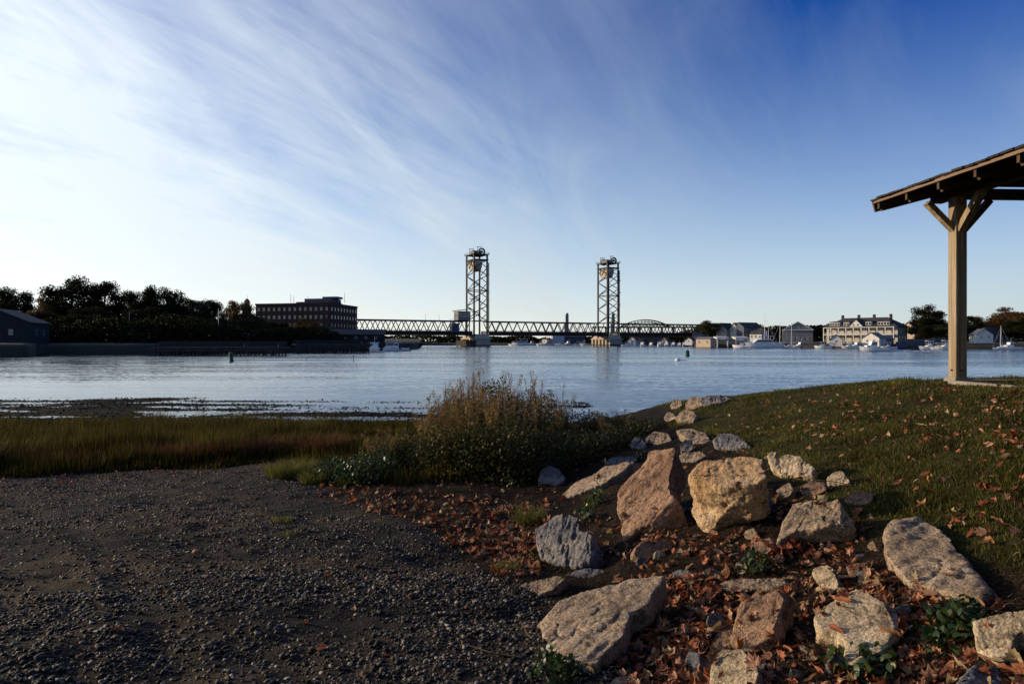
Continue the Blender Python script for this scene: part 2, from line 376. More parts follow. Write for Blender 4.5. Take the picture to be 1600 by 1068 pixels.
def near_ground():
    def axis(lo, hi, n, k, c):
        t = np.linspace(0, 1, n); a = np.arcsinh((lo - c) / k); b = np.arcsinh((hi - c) / k)
        return c + k * np.sinh(a + (b - a) * t)
    xs = axis(-140, 140, 560, 3.2, 0.5); ys = axis(-60, 75, 640, 4.5, 5.0)
    Xg, Yg = np.meshgrid(xs, ys); Zg = gz(Xg, Yg)
    V = np.stack([Xg, Yg, Zg], -1).reshape(-1, 3)
    nx, ny = len(xs), len(ys); i = np.arange(nx * ny).reshape(ny, nx)
    F = np.stack([i[:-1, :-1], i[:-1, 1:], i[1:, 1:], i[1:, :-1]], -1).reshape(-1, 4)
    m = bpy.data.materials.new('ground'); m.use_nodes = True; nt = m.node_tree; N = nt.nodes; L = nt.links
    bs = N['Principled BSDF']; bs.inputs['Specular IOR Level'].default_value = .08
    tc = N.new('ShaderNodeTexCoord')
    def nz(scale, detail=8, rough=.6, st=(1, 1, 1)):
        mp = N.new('ShaderNodeMapping'); L.new(tc.outputs['Object'], mp.inputs[0]); mp.inputs['Scale'].default_value = st
        n = N.new('ShaderNodeTexNoise'); L.new(mp.outputs[0], n.inputs['Vector']); n.inputs['Scale'].default_value = scale; n.inputs['Detail'].default_value = detail; n.inputs['Roughness'].default_value = rough
        return n.outputs['Fac']
    def ramp(f, stops):
        r = N.new('ShaderNodeValToRGB'); e = r.color_ramp.elements
        while len(e) < len(stops): e.new(.5)
        for k, (p, c) in enumerate(stops): e[k].position = p; e[k].color = (*c, 1)
        L.new(f, r.inputs[0]); return r.outputs[0]
    def mix(f, a, b):
        n = N.new('ShaderNodeMix'); n.data_type = 'RGBA'; L.new(f, n.inputs[0]); L.new(a, n.inputs[6]); L.new(b, n.inputs[7]); return n.outputs[2]
    def att(name):
        a = N.new('ShaderNodeAttribute'); a.attribute_name = name; return a.outputs['Fac']
    vo = N.new('ShaderNodeTexVoronoi'); L.new(tc.outputs['Object'], vo.inputs['Vector']); vo.inputs['Scale'].default_value = 55
    grav = ramp(nz(26, 10, .7), [(.3, (.008, .0075, .007)), (.5, (.021, .019, .017)), (.72, (.052, .046, .038))])
    sand = ramp(nz(9, 10, .7), [(.3, (.034, .025, .016)), (.7, (.10, .073, .047))])
    gmix = N.new('ShaderNodeMapRange'); L.new(nz(.9, 6, .6, (.5, 1.3, 1)), gmix.inputs[0]); gmix.inputs[1].default_value = .46; gmix.inputs[2].default_value = .62
    beach = mix(gmix.outputs[0], grav, sand)
    soil = ramp(nz(6, 10, .7), [(.3, (.008, .006, .004)), (.55, (.020, .014, .009)), (.75, (.045, .030, .019))])
    turf = ramp(nz(3.5, 8, .7), [(.3, (.022, .023, .006)), (.6, (.042, .040, .010)), (.8, (.075, .055, .02))])
    mud = ramp(nz(3, 8, .7), [(.3, (.003, .0028, .0022)), (.6, (.007, .006, .004)), (.8, (.015, .013, .008))])
    c = mix(att('beach'), soil, beach); c = mix(att('lawn'), c, turf); c = mix(att('mud'), c, mud)
    L.new(c, bs.inputs['Base Color'])
    rr = N.new('ShaderNodeMapRange'); L.new(att('mud'), rr.inputs[0]); rr.inputs[3].default_value = .9; rr.inputs[4].default_value = .95; L.new(rr.outputs[0], bs.inputs['Roughness'])
    b1 = N.new('ShaderNodeBump'); b1.inputs['Distance'].default_value = .02; b1.inputs['Strength'].default_value = .8; L.new(nz(30, 10, .75), b1.inputs['Height'])
    b2 = N.new('ShaderNodeBump'); b2.inputs['Distance'].default_value = .012; b2.inputs['Strength'].default_value = .8; L.new(vo.outputs['Distance'], b2.inputs['Height']); b2.invert = True
    L.new(b1.outputs[0], b2.inputs['Normal']); L.new(b2.outputs[0], bs.inputs['Normal'])
    me = np_mesh('ground', V, F, m, True)
    for nm, fn in (('beach', beach_mask), ('lawn', lawn_mask), ('mud', mud_mask)):
        a = me.attributes.new(nm, 'FLOAT', 'POINT'); a.data.foreach_set('value', fn(Xg, Yg).ravel().astype(np.float32))
    tag(obj('ground', me), kind='structure')
near_ground()

# ------------------------------------------------------------------ river
def river():
    m = bpy.data.materials.new('river water'); m.use_nodes = True; nt = m.node_tree; N = nt.nodes; L = nt.links
    bs = N['Principled BSDF']; bs.inputs['Base Color'].default_value = (.006, .022, .05, 1); bs.inputs['Roughness'].default_value = .07
    bs.inputs['IOR'].default_value = 1.33
    ge = N.new('ShaderNodeNewGeometry'); sp = N.new('ShaderNodeSeparateXYZ'); L.new(ge.outputs['Position'], sp.inputs[0])
    def nz(st, scale, detail, rough=.55, dist=0.0, rot=0, out='Fac'):
        mp = N.new('ShaderNodeMapping'); L.new(ge.outputs['Position'], mp.inputs[0]); mp.inputs['Scale'].default_value = st; mp.inputs['Rotation'].default_value = (0, 0, R(rot))
        n = N.new('ShaderNodeTexNoise'); L.new(mp.outputs[0], n.inputs['Vector']); n.inputs['Scale'].default_value = scale
        n.inputs['Detail'].default_value = detail; n.inputs['Roughness'].default_value = rough; n.inputs['Distortion'].default_value = dist
        return n.outputs[out]
    def mth(op, a, b=None, c=None, clamp=False):
        n = N.new('ShaderNodeMath'); n.operation = op; n.use_clamp = clamp
        for i, s in enumerate((a, b, c)):
            if s is None: continue
            if hasattr(s, 'is_linked'): L.new(s, n.inputs[i])
            else: n.inputs[i].default_value = s
        return n.outputs[0]
    def mr(f, a, b, c, d):
        n = N.new('ShaderNodeMapRange'); n.interpolation_type = 'SMOOTHSTEP'; L.new(f, n.inputs[0])
        for i, v in enumerate((a, b, c, d)): n.inputs[i + 1].default_value = v
        return n.outputs[0]
    # wind lanes across the channel, flat water in the lee of the near shore
    lanes = nz((.007, .075, 1), 1.0, 6, .65, .8, 4)
    amp = mr(lanes, .38, .64, .08, .52)
    lee = mr(sp.outputs[1], 30, 130, .24, 1.0)
    amp = mth('MULTIPLY', amp, lee)
    def slope(col, k):
        v = N.new('ShaderNodeVectorMath'); v.operation = 'SUBTRACT'; L.new(col, v.inputs[0]); v.inputs[1].default_value = (.5, .5, .5)
        s = N.new('ShaderNodeVectorMath'); s.operation = 'SCALE'; L.new(v.outputs[0], s.inputs[0]); s.inputs['Scale'].default_value = k
        return s.outputs[0]
    a = slope(nz((1.0, 2.2, 1), 2.2, 4, .62, .3, 8, 'Color'), 2.6)
    b = slope(nz((.14, .6, 1), .9, 2, .5, .3, -5, 'Color'), .85)
    ad = N.new('ShaderNodeVectorMath'); ad.operation = 'ADD'; L.new(a, ad.inputs[0]); L.new(b, ad.inputs[1])
    sc = N.new('ShaderNodeVectorMath'); sc.operation = 'SCALE'; L.new(ad.outputs[0], sc.inputs[0]); L.new(amp, sc.inputs['Scale'])
    fl = N.new('ShaderNodeVectorMath'); fl.operation = 'MULTIPLY'; L.new(sc.outputs[0], fl.inputs[0]); fl.inputs[1].default_value = (1, 1, 0)
    up = N.new('ShaderNodeVectorMath'); up.operation = 'ADD'; L.new(fl.outputs[0], up.inputs[0]); up.inputs[1].default_value = (0, -.054, 1)
    no = N.new('ShaderNodeVectorMath'); no.operation = 'NORMALIZE'; L.new(up.outputs[0], no.inputs[0])
    L.new(no.outputs[0], bs.inputs['Normal'])
    mb = MB(); mb.add([(-9000, -200, 0), (9000, -200, 0), (9000, 12000, 0), (-9000, 12000, 0)], [(0, 1, 2, 3)])
    tag(mb.build('river_water', m), kind='structure')
river()

# ------------------------------------------------------------------ far banks
def bank(name, front, back, z_edge, z_back, depth_n=10):
    """land between a front line and a back line of (x, y) points, with a low sea wall at the front"""
    n = len(front); V = []; rows = [(0, -1.0), (0.0, z_edge * .75), (.004, z_edge)] + [(t, None) for t in np.linspace(.05, 1, depth_n)]
    for t, z in rows:
        for k in range(n):
            x = front[k][0] * (1 - t) + back[k][0] * t; y = front[k][1] * (1 - t) + back[k][1] * t
            zz = z if z is not None else z_edge + (z_back - z_edge) * t + .5 * float(fbm(x * .03, y * .03, 3, 3))
            V.append((x, y, zz + (0 if z is None else .25 * float(fbm(x * .2, y * .2, 8, 2)) if z > 0 else 0)))
    F = [(r * n + k, r * n + k + 1, (r + 1) * n + k + 1, (r + 1) * n + k) for r in range(len(rows) - 1) for k in range(n - 1)]
    me = np_mesh(name, np.array(V), np.array(F), M['earthbank'])
    return tag(obj(name, me), kind='structure')
def line(pts, n):
    """pts (px, d) -> n points evenly along the list"""
    t = np.linspace(0, len(pts) - 1, n); k = np.arange(len(pts))
    px = np.interp(t, k, [p[0] for p in pts]); d = np.interp(t, k, [p[1] for p in pts])
    return [(X(a, b), b) for a, b in zip(px, d)]
bank('left_bank', line([(-700, 120), (-300, 128), (0, 133), (45, 136), (60, 160), (230, 166), (300, 196), (445, 206), (560, 225), (640, 262), (655, 300)], 60),
     line([(-900, 600), (-400, 620), (0, 640), (60, 640), (120, 640), (230, 640), (330, 640), (445, 640), (560, 640), (640, 640), (660, 640)], 60), 2.6, 6.0)
bank('far_bank', line([(400, 610), (700, 600), (900, 560), (1100, 540), (1150, 530)], 40), line([(300, 4000), (700, 4000), (900, 4000), (1100, 4000), (1200, 4000)], 40), 2.0, 9.0)
bank('right_bank', line([(1082, 385), (1090, 368), (1200, 352), (1300, 330), (1350, 318), (1420, 300), (1510, 292), (1600, 285), (2300, 230)], 60),
     line([(1082, 520), (1100, 560), (1250, 1500), (1400, 1500), (1500, 1500), (1700, 1500), (1900, 1500), (2200, 1500), (3600, 1500)], 60), 1.8, 12.0)

# ------------------------------------------------------------------ the vertical lift bridge
PL, PR = Vector((X(745, 451), 451, 0)), Vector((X(950, 500), 500, 0))
AX = (PR - PL).normalized(); CR = Vector((AX.y, -AX.x, 0)); TLEN = (PR - PL).length
BRZ = math.atan2(AX.y, AX.x)
def lift_bridge():
    root = empty('lift_bridge', PL)
    tag(root, 'dark steel vertical lift bridge with two tall lattice towers across the river', 'bridge')
    def B(t, s, z): return Vector((AX.x * t + CR.x * s, AX.y * t + CR.y * s, z))
    ZB, ZT = 9.6, 16.4
    def span(t0, t1, n):
        d = MB(); d.extrude([B(t0, -6.4, ZB - 1.5), B(t1, -6.4, ZB - 1.5), B(t1, 6.4, ZB - 1.5), B(t0, 6.4, ZB - 1.5)], (0, 0, 1.3))
        for k in range(n * 2 + 1):
            t = t0 + (t1 - t0) * k / (2 * n); d.bar(B(t, -6.3, ZB - 1.9), B(t, 6.3, ZB - 1.9), .4, .9)
        sp = d.build('truss_span', M['steel'], root)
        for s in (-6, 6):
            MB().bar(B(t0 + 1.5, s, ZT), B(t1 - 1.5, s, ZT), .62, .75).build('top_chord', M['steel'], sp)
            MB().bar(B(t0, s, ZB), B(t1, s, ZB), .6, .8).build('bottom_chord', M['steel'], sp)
            so = 1.6 if s > 0 else -1.6
            r = MB(); r.bar(B(t0, s + so, ZB + .9), B(t1, s + so, ZB + .9), .12, .12); r.bar(B(t0, s + so, ZB + .35), B(t1, s + so, ZB + .35), .08, .08)
            for k in range(n * 3 + 1):
                t = t0 + (t1 - t0) * k / (3 * n); r.bar(B(t, s + so, ZB - 1.2), B(t, s + so, ZB + .95), .1)
            r.extrude([B(t0, s * 1.06, ZB - .5), B(t1, s * 1.06, ZB - .5), B(t1, s + so, ZB - .5), B(t0, s + so, ZB - .5)], (0, 0, .2))
            r.build('railing', M['steel'], sp)
            pw = (t1 - t0 - 3) / n
            for k in range(n):
                a = t0 + 1.5 + pw * k
                MB().bar(B(a, s, ZT), B(a + pw / 2, s, ZB), .40, .46).build('diagonal', M['steel'], sp)
                MB().bar(B(a + pw / 2, s, ZB), B(a + pw, s, ZT), .40, .46).build('diagonal', M['steel'], sp)
        for k in range(0, n + 1, 3):
            t = t0 + 1.5 + (t1 - t0 - 3) * k / n
            MB().bar(B(t, -5.9, ZT), B(t, 5.9, ZT), .35, .5).build('top_strut', M['steel'], sp)
    span(-108, -6.0, 15); span(6.0, TLEN - 6.0, 14); span(TLEN + 6.0, TLEN + 108, 15)
    for it, tc in enumerate((0.0, TLEN)):
        plat = MB(); zt = 60.0
        plat.extrude([B(tc - 5.4, -7, 56.6), B(tc + 5.4, -7, 56.6), B(tc + 5.4, 7, 56.6), B(tc - 5.4, 7, 56.6)], (0, 0, .45))
        plat.extrude([B(tc - 5.8, -7.4, 60.0), B(tc + 5.8, -7.4, 60.0), B(tc + 5.8, 7.4, 60.0), B(tc - 5.8, 7.4, 60.0)], (0, 0, .4))
        tw = plat.build('tower', M['steel'], root)
        T, S = 4.7, 5.9
        for t in (-T, T):
            for s in (-S, S): MB().bar(B(tc + t, s, 4.5), B(tc + t, s, zt), .95, .95, up=AX).build('leg', M['steel'], tw)
        zs = [16.8 + k * (56.6 - 16.8) / 4 for k in range(5)]
        for k in range(4):
            z0, z1 = zs[k], zs[k + 1]; zm = (z0 + z1) / 2
            for s in (-S, S):                       # zigzag on the long faces
                a, b = (T, -T) if (s > 0) else (-T, T)
                MB().bar(B(tc + a, s, z0), B(tc + b, s, zm), .5).build('brace', M['steel'], tw)
                MB().bar(B(tc + b, s, zm), B(tc + a, s, z1), .5).build('brace', M['steel'], tw)
            for t in (-T, T):
                MB().bar(B(tc + t, -S, z0), B(tc + t, S, zm), .4).build('brace', M['steel'], tw)
                MB().bar(B(tc + t, S, zm), B(tc + t, -S, z1), .4).build('brace', M['steel'], tw)
        for z in (16.8, 36.7):
            for s in (-S, S): MB().bar(B(tc - T, s, z), B(tc + T, s, z), .45).build('cross_strut', M['steel'], tw)
            for t in (-T, T): MB().bar(B(tc + t, -S, z), B(tc + t, S, z), .45).build('cross_strut', M['steel'], tw)
        # counterweight under the machinery floor, tapering downwards
        c = MB(); w0, w1 = 5.2, 3.2
        V = [B(tc + dt, s * w, z) for z, w in ((49.6, w1), (52.6, w0), (56.4, w0)) for dt, s in ((-3.6, -1), (1.4, -1), (1.4, 1), (-3.6, 1))]
        F = [(0, 1, 2, 3)] + [(r * 4 + k, r * 4 + (k + 1) % 4, r * 4 + 4 + (k + 1) % 4, r * 4 + 4 + k) for r in range(2) for k in range(4)] + [(8, 9, 10, 11)]
        c.add(V, F); c.build('counterweight', M['tan'], tw)
        for s in (-5.2, 0, 5.2): MB().bar(B(tc - 5.2, s, 51.5), B(tc - 5.2, 0 if s else 5.2, 57), .35).build('gusset_brace', M['steel'], tw)
        h = MB(); h.extrude([B(tc - 3.2, -3.6, 60.4), B(tc + 2.4, -3.6, 60.4), B(tc + 2.4, 2.6, 60.4), B(tc - 3.2, 2.6, 60.4)], (0, 0, 2.5))
        h.build('machine_house', M['grey'], tw)
        for s in (-6.2, 6.2):
            for dt in (0.6,):
                w = MB(); ctr = B(tc + dt, s, 61.9); n = 20
                for r0, r1, wd in ((0, .5, .8), (1.75, 2.45, .55)):
                    vs = []
                    for sd in (-1, 1):
                        for r in (r0, r1):
                            vs += [ctr + CR * (sd * wd) + (AX * math.cos(2 * math.pi * k / n) + Vector((0, 0, 1)) * math.sin(2 * math.pi * k / n)) * r for k in range(n)]
                    fs = []
                    for k in range(n):
                        q = (k + 1) % n
                        fs += [(k, q, n + q, n + k), (2 * n + k, 3 * n + k, 3 * n + q, 2 * n + q), (n + k, n + q, 3 * n + q, 3 * n + k), (k, 2 * n + k, 2 * n + q, q)]
                    w.add(vs, fs)
                for k in range(8):
                    e = AX * math.cos(k * math.pi / 4) + Vector((0, 0, 1)) * math.sin(k * math.pi / 4); w.bar(ctr + e * .4, ctr + e * 1.8, .3)
                w.build('sheave', M['steel'], tw)
            k = MB(); k.bar(B(tc - 2.6, s + .5, 60.4), B(tc - 2.6, s + .5, 65.0), .3); k.bar(B(tc - 3.0, s + .5, 64.9), B(tc + .4, s + .5, 64.9), .3)
            k.build('sheave_frame', M['steel'], tw)
        r = MB()
        for z in (61.4, 60.9):
            for a, b in (((-5.8, -7.4), (5.8, -7.4)), ((5.8, -7.4), (5.8, 7.4)), ((5.8, 7.4), (-5.8, 7.4)), ((-5.8, 7.4), (-5.8, -7.4))): r.bar(B(tc + a[0], a[1], z), B(tc + b[0], b[1], z), .12)
        r.build('railing', M['steel'], tw)
        e = MB()
        e.bar(B(tc + T + 1.2, S, 9), B(tc + T + 1.2, S, 55), .5, .5, up=AX)
        for z in np.arange(14, 55, 5.5): e.bar(B(tc + T, S, z), B(tc + T + 1.6, S, z), .3, .2)
        e.build('ladder_cage', M['steel'], tw)
        for z in (29.5, 38.5, 47.5) if it else (31.0, 55.0):
            e = MB(); t0 = tc + (T + .4 if it else -T - 2.4)
            e.extrude([B(t0, 3.4, z), B(t0 + 2.0, 3.4, z), B(t0 + 2.0, 6.4, z), B(t0, 6.4, z)], (0, 0, .25))
            e.bar(B(t0 + (2 if it else 0), 3.4, z + 1.1), B(t0 + (2 if it else 0), 6.4, z + 1.1), .15); e.bar(B(t0 + (0 if it else 2), 4.9, z - 2.0), B(t0 + (2 if it else 0), 4.9, z), .2)
            e.build('landing', M['steel'], tw)
        m = MB(); m.tube(B(tc - 1, -3, 62.8), B(tc - 1, -3, 66.3), .12, .05, 5); m.tube(B(tc + 1.5, 2, 62.8), B(tc + 1.5, 2, 65.4), .1, .05, 5); m.build('antenna', M['steel'], tw)
        # pier: capped block carried by stout fender columns on its upstream face
        p = MB(); p.extrude([B(tc - 3.6, -13, -3), B(tc + 5, -13, -3), B(tc + 5, 10.4, -3), B(tc - 3.6, 10.4, -3)], (0, 0, 7.8))
        p.build('pier', M['concrete'], root)
        cp = MB(); cp.extrude([B(tc - 5.6, -14, 4.8), B(tc + 6, -14, 4.8), B(tc + 6, 11.4, 4.8), B(tc - 5.6, 11.4, 4.8)], (0, 0, .6))
        V = [B(tc - 5.0, -13.6, 5.4), B(tc + 5.6, -13.6, 5.4), B(tc + 5.6, 8.6, 5.4), B(tc - 5.0, 8.6, 5.4), B(tc - 4.2, -10.5, 8.1), B(tc + 5.2, -10.5, 8.1), B(tc + 5.2, 7.0, 8.1), B(tc - 4.2, 7.0, 8.1)]
        cp.add(V, [(0, 3, 2, 1), (4, 5, 6, 7), (0, 1, 5, 4), (1, 2, 6, 5), (2, 3, 7, 6), (3, 0, 4, 7)])
        cp.build('pier_cap', M['concrete'], root)
        for s in np.linspace(-12.0, 9.6, 6):
            MB().box((0, 0, 0), (1, 1, 1)).V
            q = MB(); q.bar(B(tc - 4.6, float(s), -2), B(tc - 4.6, float(s), 4.8), 1.7, 2.2, up=AX); q.build('pier_column', M['concrete'], root)
        q = MB(); q.bar(B(tc - 5.9, -13.4, .9), B(tc - 5.9, 10.8, .9), .5, .6); q.bar(B(tc - 5.9, 10.8, .9), B(tc + 6, 10.8, .9), .5, .6); q.build('fender', M['wharf'], root)
    q = MB()
    for k in range(5): q.bar(B(-12 + 1.4 * k, 10.6, -2), B(-12 + 1.4 * k, 10.6, 4.4 - .5 * (k % 2)), .7, .7, up=AX); q.bar(B(-8.2, -13 + 5.6 * k, -2), B(-8.2, -13 + 5.6 * k, 4.8), .7, .7, up=AX)
    for z in (1.0, 2.2, 3.4): q.bar(B(-8.6, -14, z), B(-8.6, 11, z), .5, .9); q.bar(B(-12.5, 10.9, z), B(-5.6, 10.9, z), .5, .9)
    q.build('fender_crib', M['wharf'], root)
    # control house on the left span, beside the tower
    c = MB(); c.extrude([B(-17, 1.5, 16.9), B(-8.5, 1.5, 16.9), B(-8.5, 8.8, 16.9), B(-17, 8.8, 16.9)], (0, 0, 5.8))
    ch = c.build('control_house', M['grey'], root)
    rf = MB(); V = [B(-17.8, .6, 22.8), B(-7.8, .6, 24.0), B(-7.8, 9.6, 24.0), B(-17.8, 9.6, 22.8)]; rf.extrude(V, (0, 0, .45)); rf.build('roof', M['slate'], ch)
    for k in range(3):
        t = -16.6 + 2.75 * k; w = MB(); w.extrude([B(t, 8.83, 18.6), B(t + 2.45, 8.83, 18.6), B(t + 2.45, 8.95, 18.6), B(t, 8.95, 18.6)], (0, 0, 3.2)); w.build('window', M['glass'], ch)
    for k in range(2):
        s = 2.2 + 3.3 * k; w = MB(); w.extrude([B(-17.15, s, 19.0), B(-17.03, s, 19.0), B(-17.03, s + 2.4, 19.0), B(-17.15, s + 2.4, 19.0)], (0, 0, 1.6)); w.build('window', M['glass'], ch)
    bl = MB(); bl.extrude([B(-20, 1.5, 16.7), B(-17, 1.5, 16.7), B(-17, 8.8, 16.7), B(-20, 8.8, 16.7)], (0, 0, .25))
    for s in np.linspace(1.7, 8.6, 6): bl.bar(B(-19.9, float(s), 16.8), B(-19.9, float(s), 18.1), .12)
    bl.bar(B(-19.9, 1.5, 18.1), B(-19.9, 8.8, 18.1), .14); bl.bar(B(-20, 8.7, 18.1), B(-17, 8.7, 18.1), .14); bl.build('balcony', M['white'], ch)
    sp = MB()
    for s in (2.2, 8.2):
        for t in (-16.5, -9): sp.bar(B(t, s, 8.4), B(t, s, 16.9), .5, .5, up=AX)
    sp.build('support_frame', M['steel'], ch)
    k = MB(); k.extrude([B(-21.5, 5, 9.3), B(-16.5, 5, 9.3), B(-16.5, 9, 9.3), B(-21.5, 9, 9.3)], (0, 0, 5.6)); k.build('equipment_hut', M['bluegrey'], root)
    for t in (-38, -29): MB().tube(B(t, 6, ZT), B(t, 6, ZT + 4.2), .11, .06, 5).build('lamp_mast', M['steel'], root)
    for t in (-108, TLEN + 108):
        q = MB(); q.extrude([B(t - 3, -8, -2), B(t + 3, -8, -2), B(t + 3, 8, -2), B(t - 3, 8, -2)], (0, 0, 9.8)); q.build('end_pier', M['grey'], root)
lift_bridge()

def arch_bridge():
    d = 1500; root = empty('arch_bridge', (X(1008, d), d, 0)); tag(root, 'distant dark arch bridge showing behind the right lift tower', 'bridge')
    w = 75 / FPX * d / 2; zd, zt = Z(509.5, d), Z(499.5, d)
    zf = lambda x: zd + (zt - zd) * (1 - (x / w) ** 2)
    n = 14; xs = [-w + 2 * w * k / n for k in range(n + 1)]
    for y in (-6, 6):
        a = MB()
        for k in range(n): a.bar((xs[k], y, zf(xs[k])), (xs[k + 1], y, zf(xs[k + 1])), 1.6, 1.7); a.bar((xs[k], y, max(zd, zf(xs[k]) - 4.5)), (xs[k + 1], y, max(zd, zf(xs[k + 1]) - 4.5)), 1.2, 1.2)
        a.build('arch', M['steel'], root)
        for x in xs[1:-1]: MB().bar((x, y, zd), (x, y, zf(x)), .9).build('hanger', M['steel'], root)
    MB().box((0, 0, zd - 2.2), (w * 4.4, 16, 3.0)).build('deck', M['steel'], root)
    for x in np.linspace(-w * 2.1, w * 2.1, 10): MB().box((float(x), 0, zd / 2 - 3), (3, 12, zd)).build('pier', M['grey'], root)
arch_bridge()
def far_tower(px, label):
    d = 980; root = empty('bridge_tower', (X(px, d), d, 2)); tag(root, label, 'tower', 'concrete towers of the bridge upstream')
    h = Z(491, d) - 2
    MB().box((0, 0, h / 2), (4.6, 5, h), top=.92).build('shaft', M['grey'], root)
    MB().box((.3, 0, h + .9), (3.4, 4, 2.2), top=.8).build('head_house', M['grey'], root)
    MB().box((-2.6, 0, h * .36), (2.4, 4, h * .72), top=.9).build('buttress', M['grey'], root)
far_tower(886, 'dark distant concrete tower rising behind the middle of the lift span')
far_tower(958, 'dark distant concrete tower seen through the right lift tower')

# ------------------------------------------------------------------ trees
def tree_meshes(seed, kind):
    r = random.Random(seed); q = np.random.default_rng(seed)
    nl = 52; lobes = []
    for k in range(nl):
        a = r.uniform(0, 2 * math.pi); u = r.uniform(-1, 1); rr = r.uniform(.55, 1.0); c = math.sqrt(max(0, 1 - u * u))
        wx = .36 if kind != 'tall' else .25
        lobes.append((Vector((math.cos(a) * c * rr * wx, math.sin(a) * c * rr * wx, .55 + u * rr * .36)), r.uniform(.085, .14)))
    t = MB(); top = Vector((r.uniform(-.03, .03), r.uniform(-.03, .03), .55))
    pts = [Vector((0, 0, -.03)), Vector((.01, 0, .16)), Vector((-.01, .01, .34)), top]
    for k in range(3): t.tube(pts[k], pts[k + 1], .032 - .008 * k, .024 - .008 * k, 7)
    for c, rad in lobes:
        s = pts[1].lerp(top, r.uniform(.15, 1.0)); mid = s.lerp(c, .5) + Vector((0, 0, .03)); t.tube(s, mid, .011, .007, 5, False); t.tube(mid, c, .007, .003, 5, False)
    tm = t.mesh('trunk', M['bark'])
    P_, A_ = [], []
    for c, rad in lobes:
        n = int(250 * (rad / .1) ** 2); d = q.normal(size=(n, 3)); d /= np.linalg.norm(d, axis=1)[:, None]
        rr = q.uniform(0, 1, n) ** .5 * rad * q.uniform(.85, 1.06, n); P_.append(np.array(c)[None] + d * rr[:, None] * np.array([1.15, 1.15, .8]))
    loc = np.concatenate(P_); n = len(loc)
    bv = np.array([(-.5, -.3, 0), (.5, -.35, 0), (.42, .4, .1), (-.35, .45, -.1)]); bf = np.array([(0, 1, 2, 3)])
    sc = q.uniform(.012, .024, n)[:, None] * np.ones(3)
    V, F = scatter(bv, bf, loc, rotmats(q.uniform(0, 6.28, n), q.uniform(-1.5, 1.5, n), q.uniform(-1.5, 1.5, n)), sc)
    mt = {'dark': M['leaf_dark'], 'olive': M['leaf_olive'], 'autumn': M['leaf_autumn'], 'tall': M['leaf_dark']}[kind]
    return tm, np_mesh('crown', V, F, mt)
TREES = {k: [tree_meshes(s, k) for s in seeds] for k, seeds in (('dark', (1, 2, 3, 4)), ('olive', (11, 12, 13)), ('autumn', (21, 22)), ('tall', (31,)))}
def tree(px, ytop, d, wpx, label, kind='dark', v=0, zb=2.5, group=None):
    h = Z(ytop, d) - zb; w = wpx / FPX * d
    tm, cm = TREES[kind][v % len(TREES[kind])]
    o = empty('tree', (X(px, d), d, zb), rng.uniform(0, 6.28), (w / .82, w / .82, h / .97))
    tag(o, label, 'tree', group); obj('trunk', tm, o); obj('crown', cm, o); return o
GL = 'trees on the left bank'
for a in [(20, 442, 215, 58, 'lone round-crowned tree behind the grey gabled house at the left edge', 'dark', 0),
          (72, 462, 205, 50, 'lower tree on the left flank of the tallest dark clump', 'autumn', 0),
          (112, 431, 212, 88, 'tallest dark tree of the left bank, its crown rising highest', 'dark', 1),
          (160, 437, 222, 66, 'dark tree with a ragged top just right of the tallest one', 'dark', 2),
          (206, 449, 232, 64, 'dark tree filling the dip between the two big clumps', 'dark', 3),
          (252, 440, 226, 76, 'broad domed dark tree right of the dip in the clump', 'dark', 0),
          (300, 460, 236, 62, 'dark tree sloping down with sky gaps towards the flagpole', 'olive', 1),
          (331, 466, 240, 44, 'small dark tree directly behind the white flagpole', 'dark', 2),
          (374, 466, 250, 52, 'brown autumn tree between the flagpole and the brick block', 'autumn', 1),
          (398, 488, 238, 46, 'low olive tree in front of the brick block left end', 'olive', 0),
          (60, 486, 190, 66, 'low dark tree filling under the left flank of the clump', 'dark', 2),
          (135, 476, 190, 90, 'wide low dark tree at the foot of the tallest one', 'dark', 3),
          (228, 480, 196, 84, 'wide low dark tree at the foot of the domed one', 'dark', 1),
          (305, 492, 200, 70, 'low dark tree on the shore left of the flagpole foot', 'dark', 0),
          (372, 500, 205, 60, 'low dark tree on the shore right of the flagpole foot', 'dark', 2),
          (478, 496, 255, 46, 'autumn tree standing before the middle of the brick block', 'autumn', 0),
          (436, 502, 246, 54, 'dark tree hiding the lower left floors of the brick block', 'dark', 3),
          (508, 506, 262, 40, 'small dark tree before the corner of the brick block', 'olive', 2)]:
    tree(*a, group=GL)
GR = 'trees on the right bank'
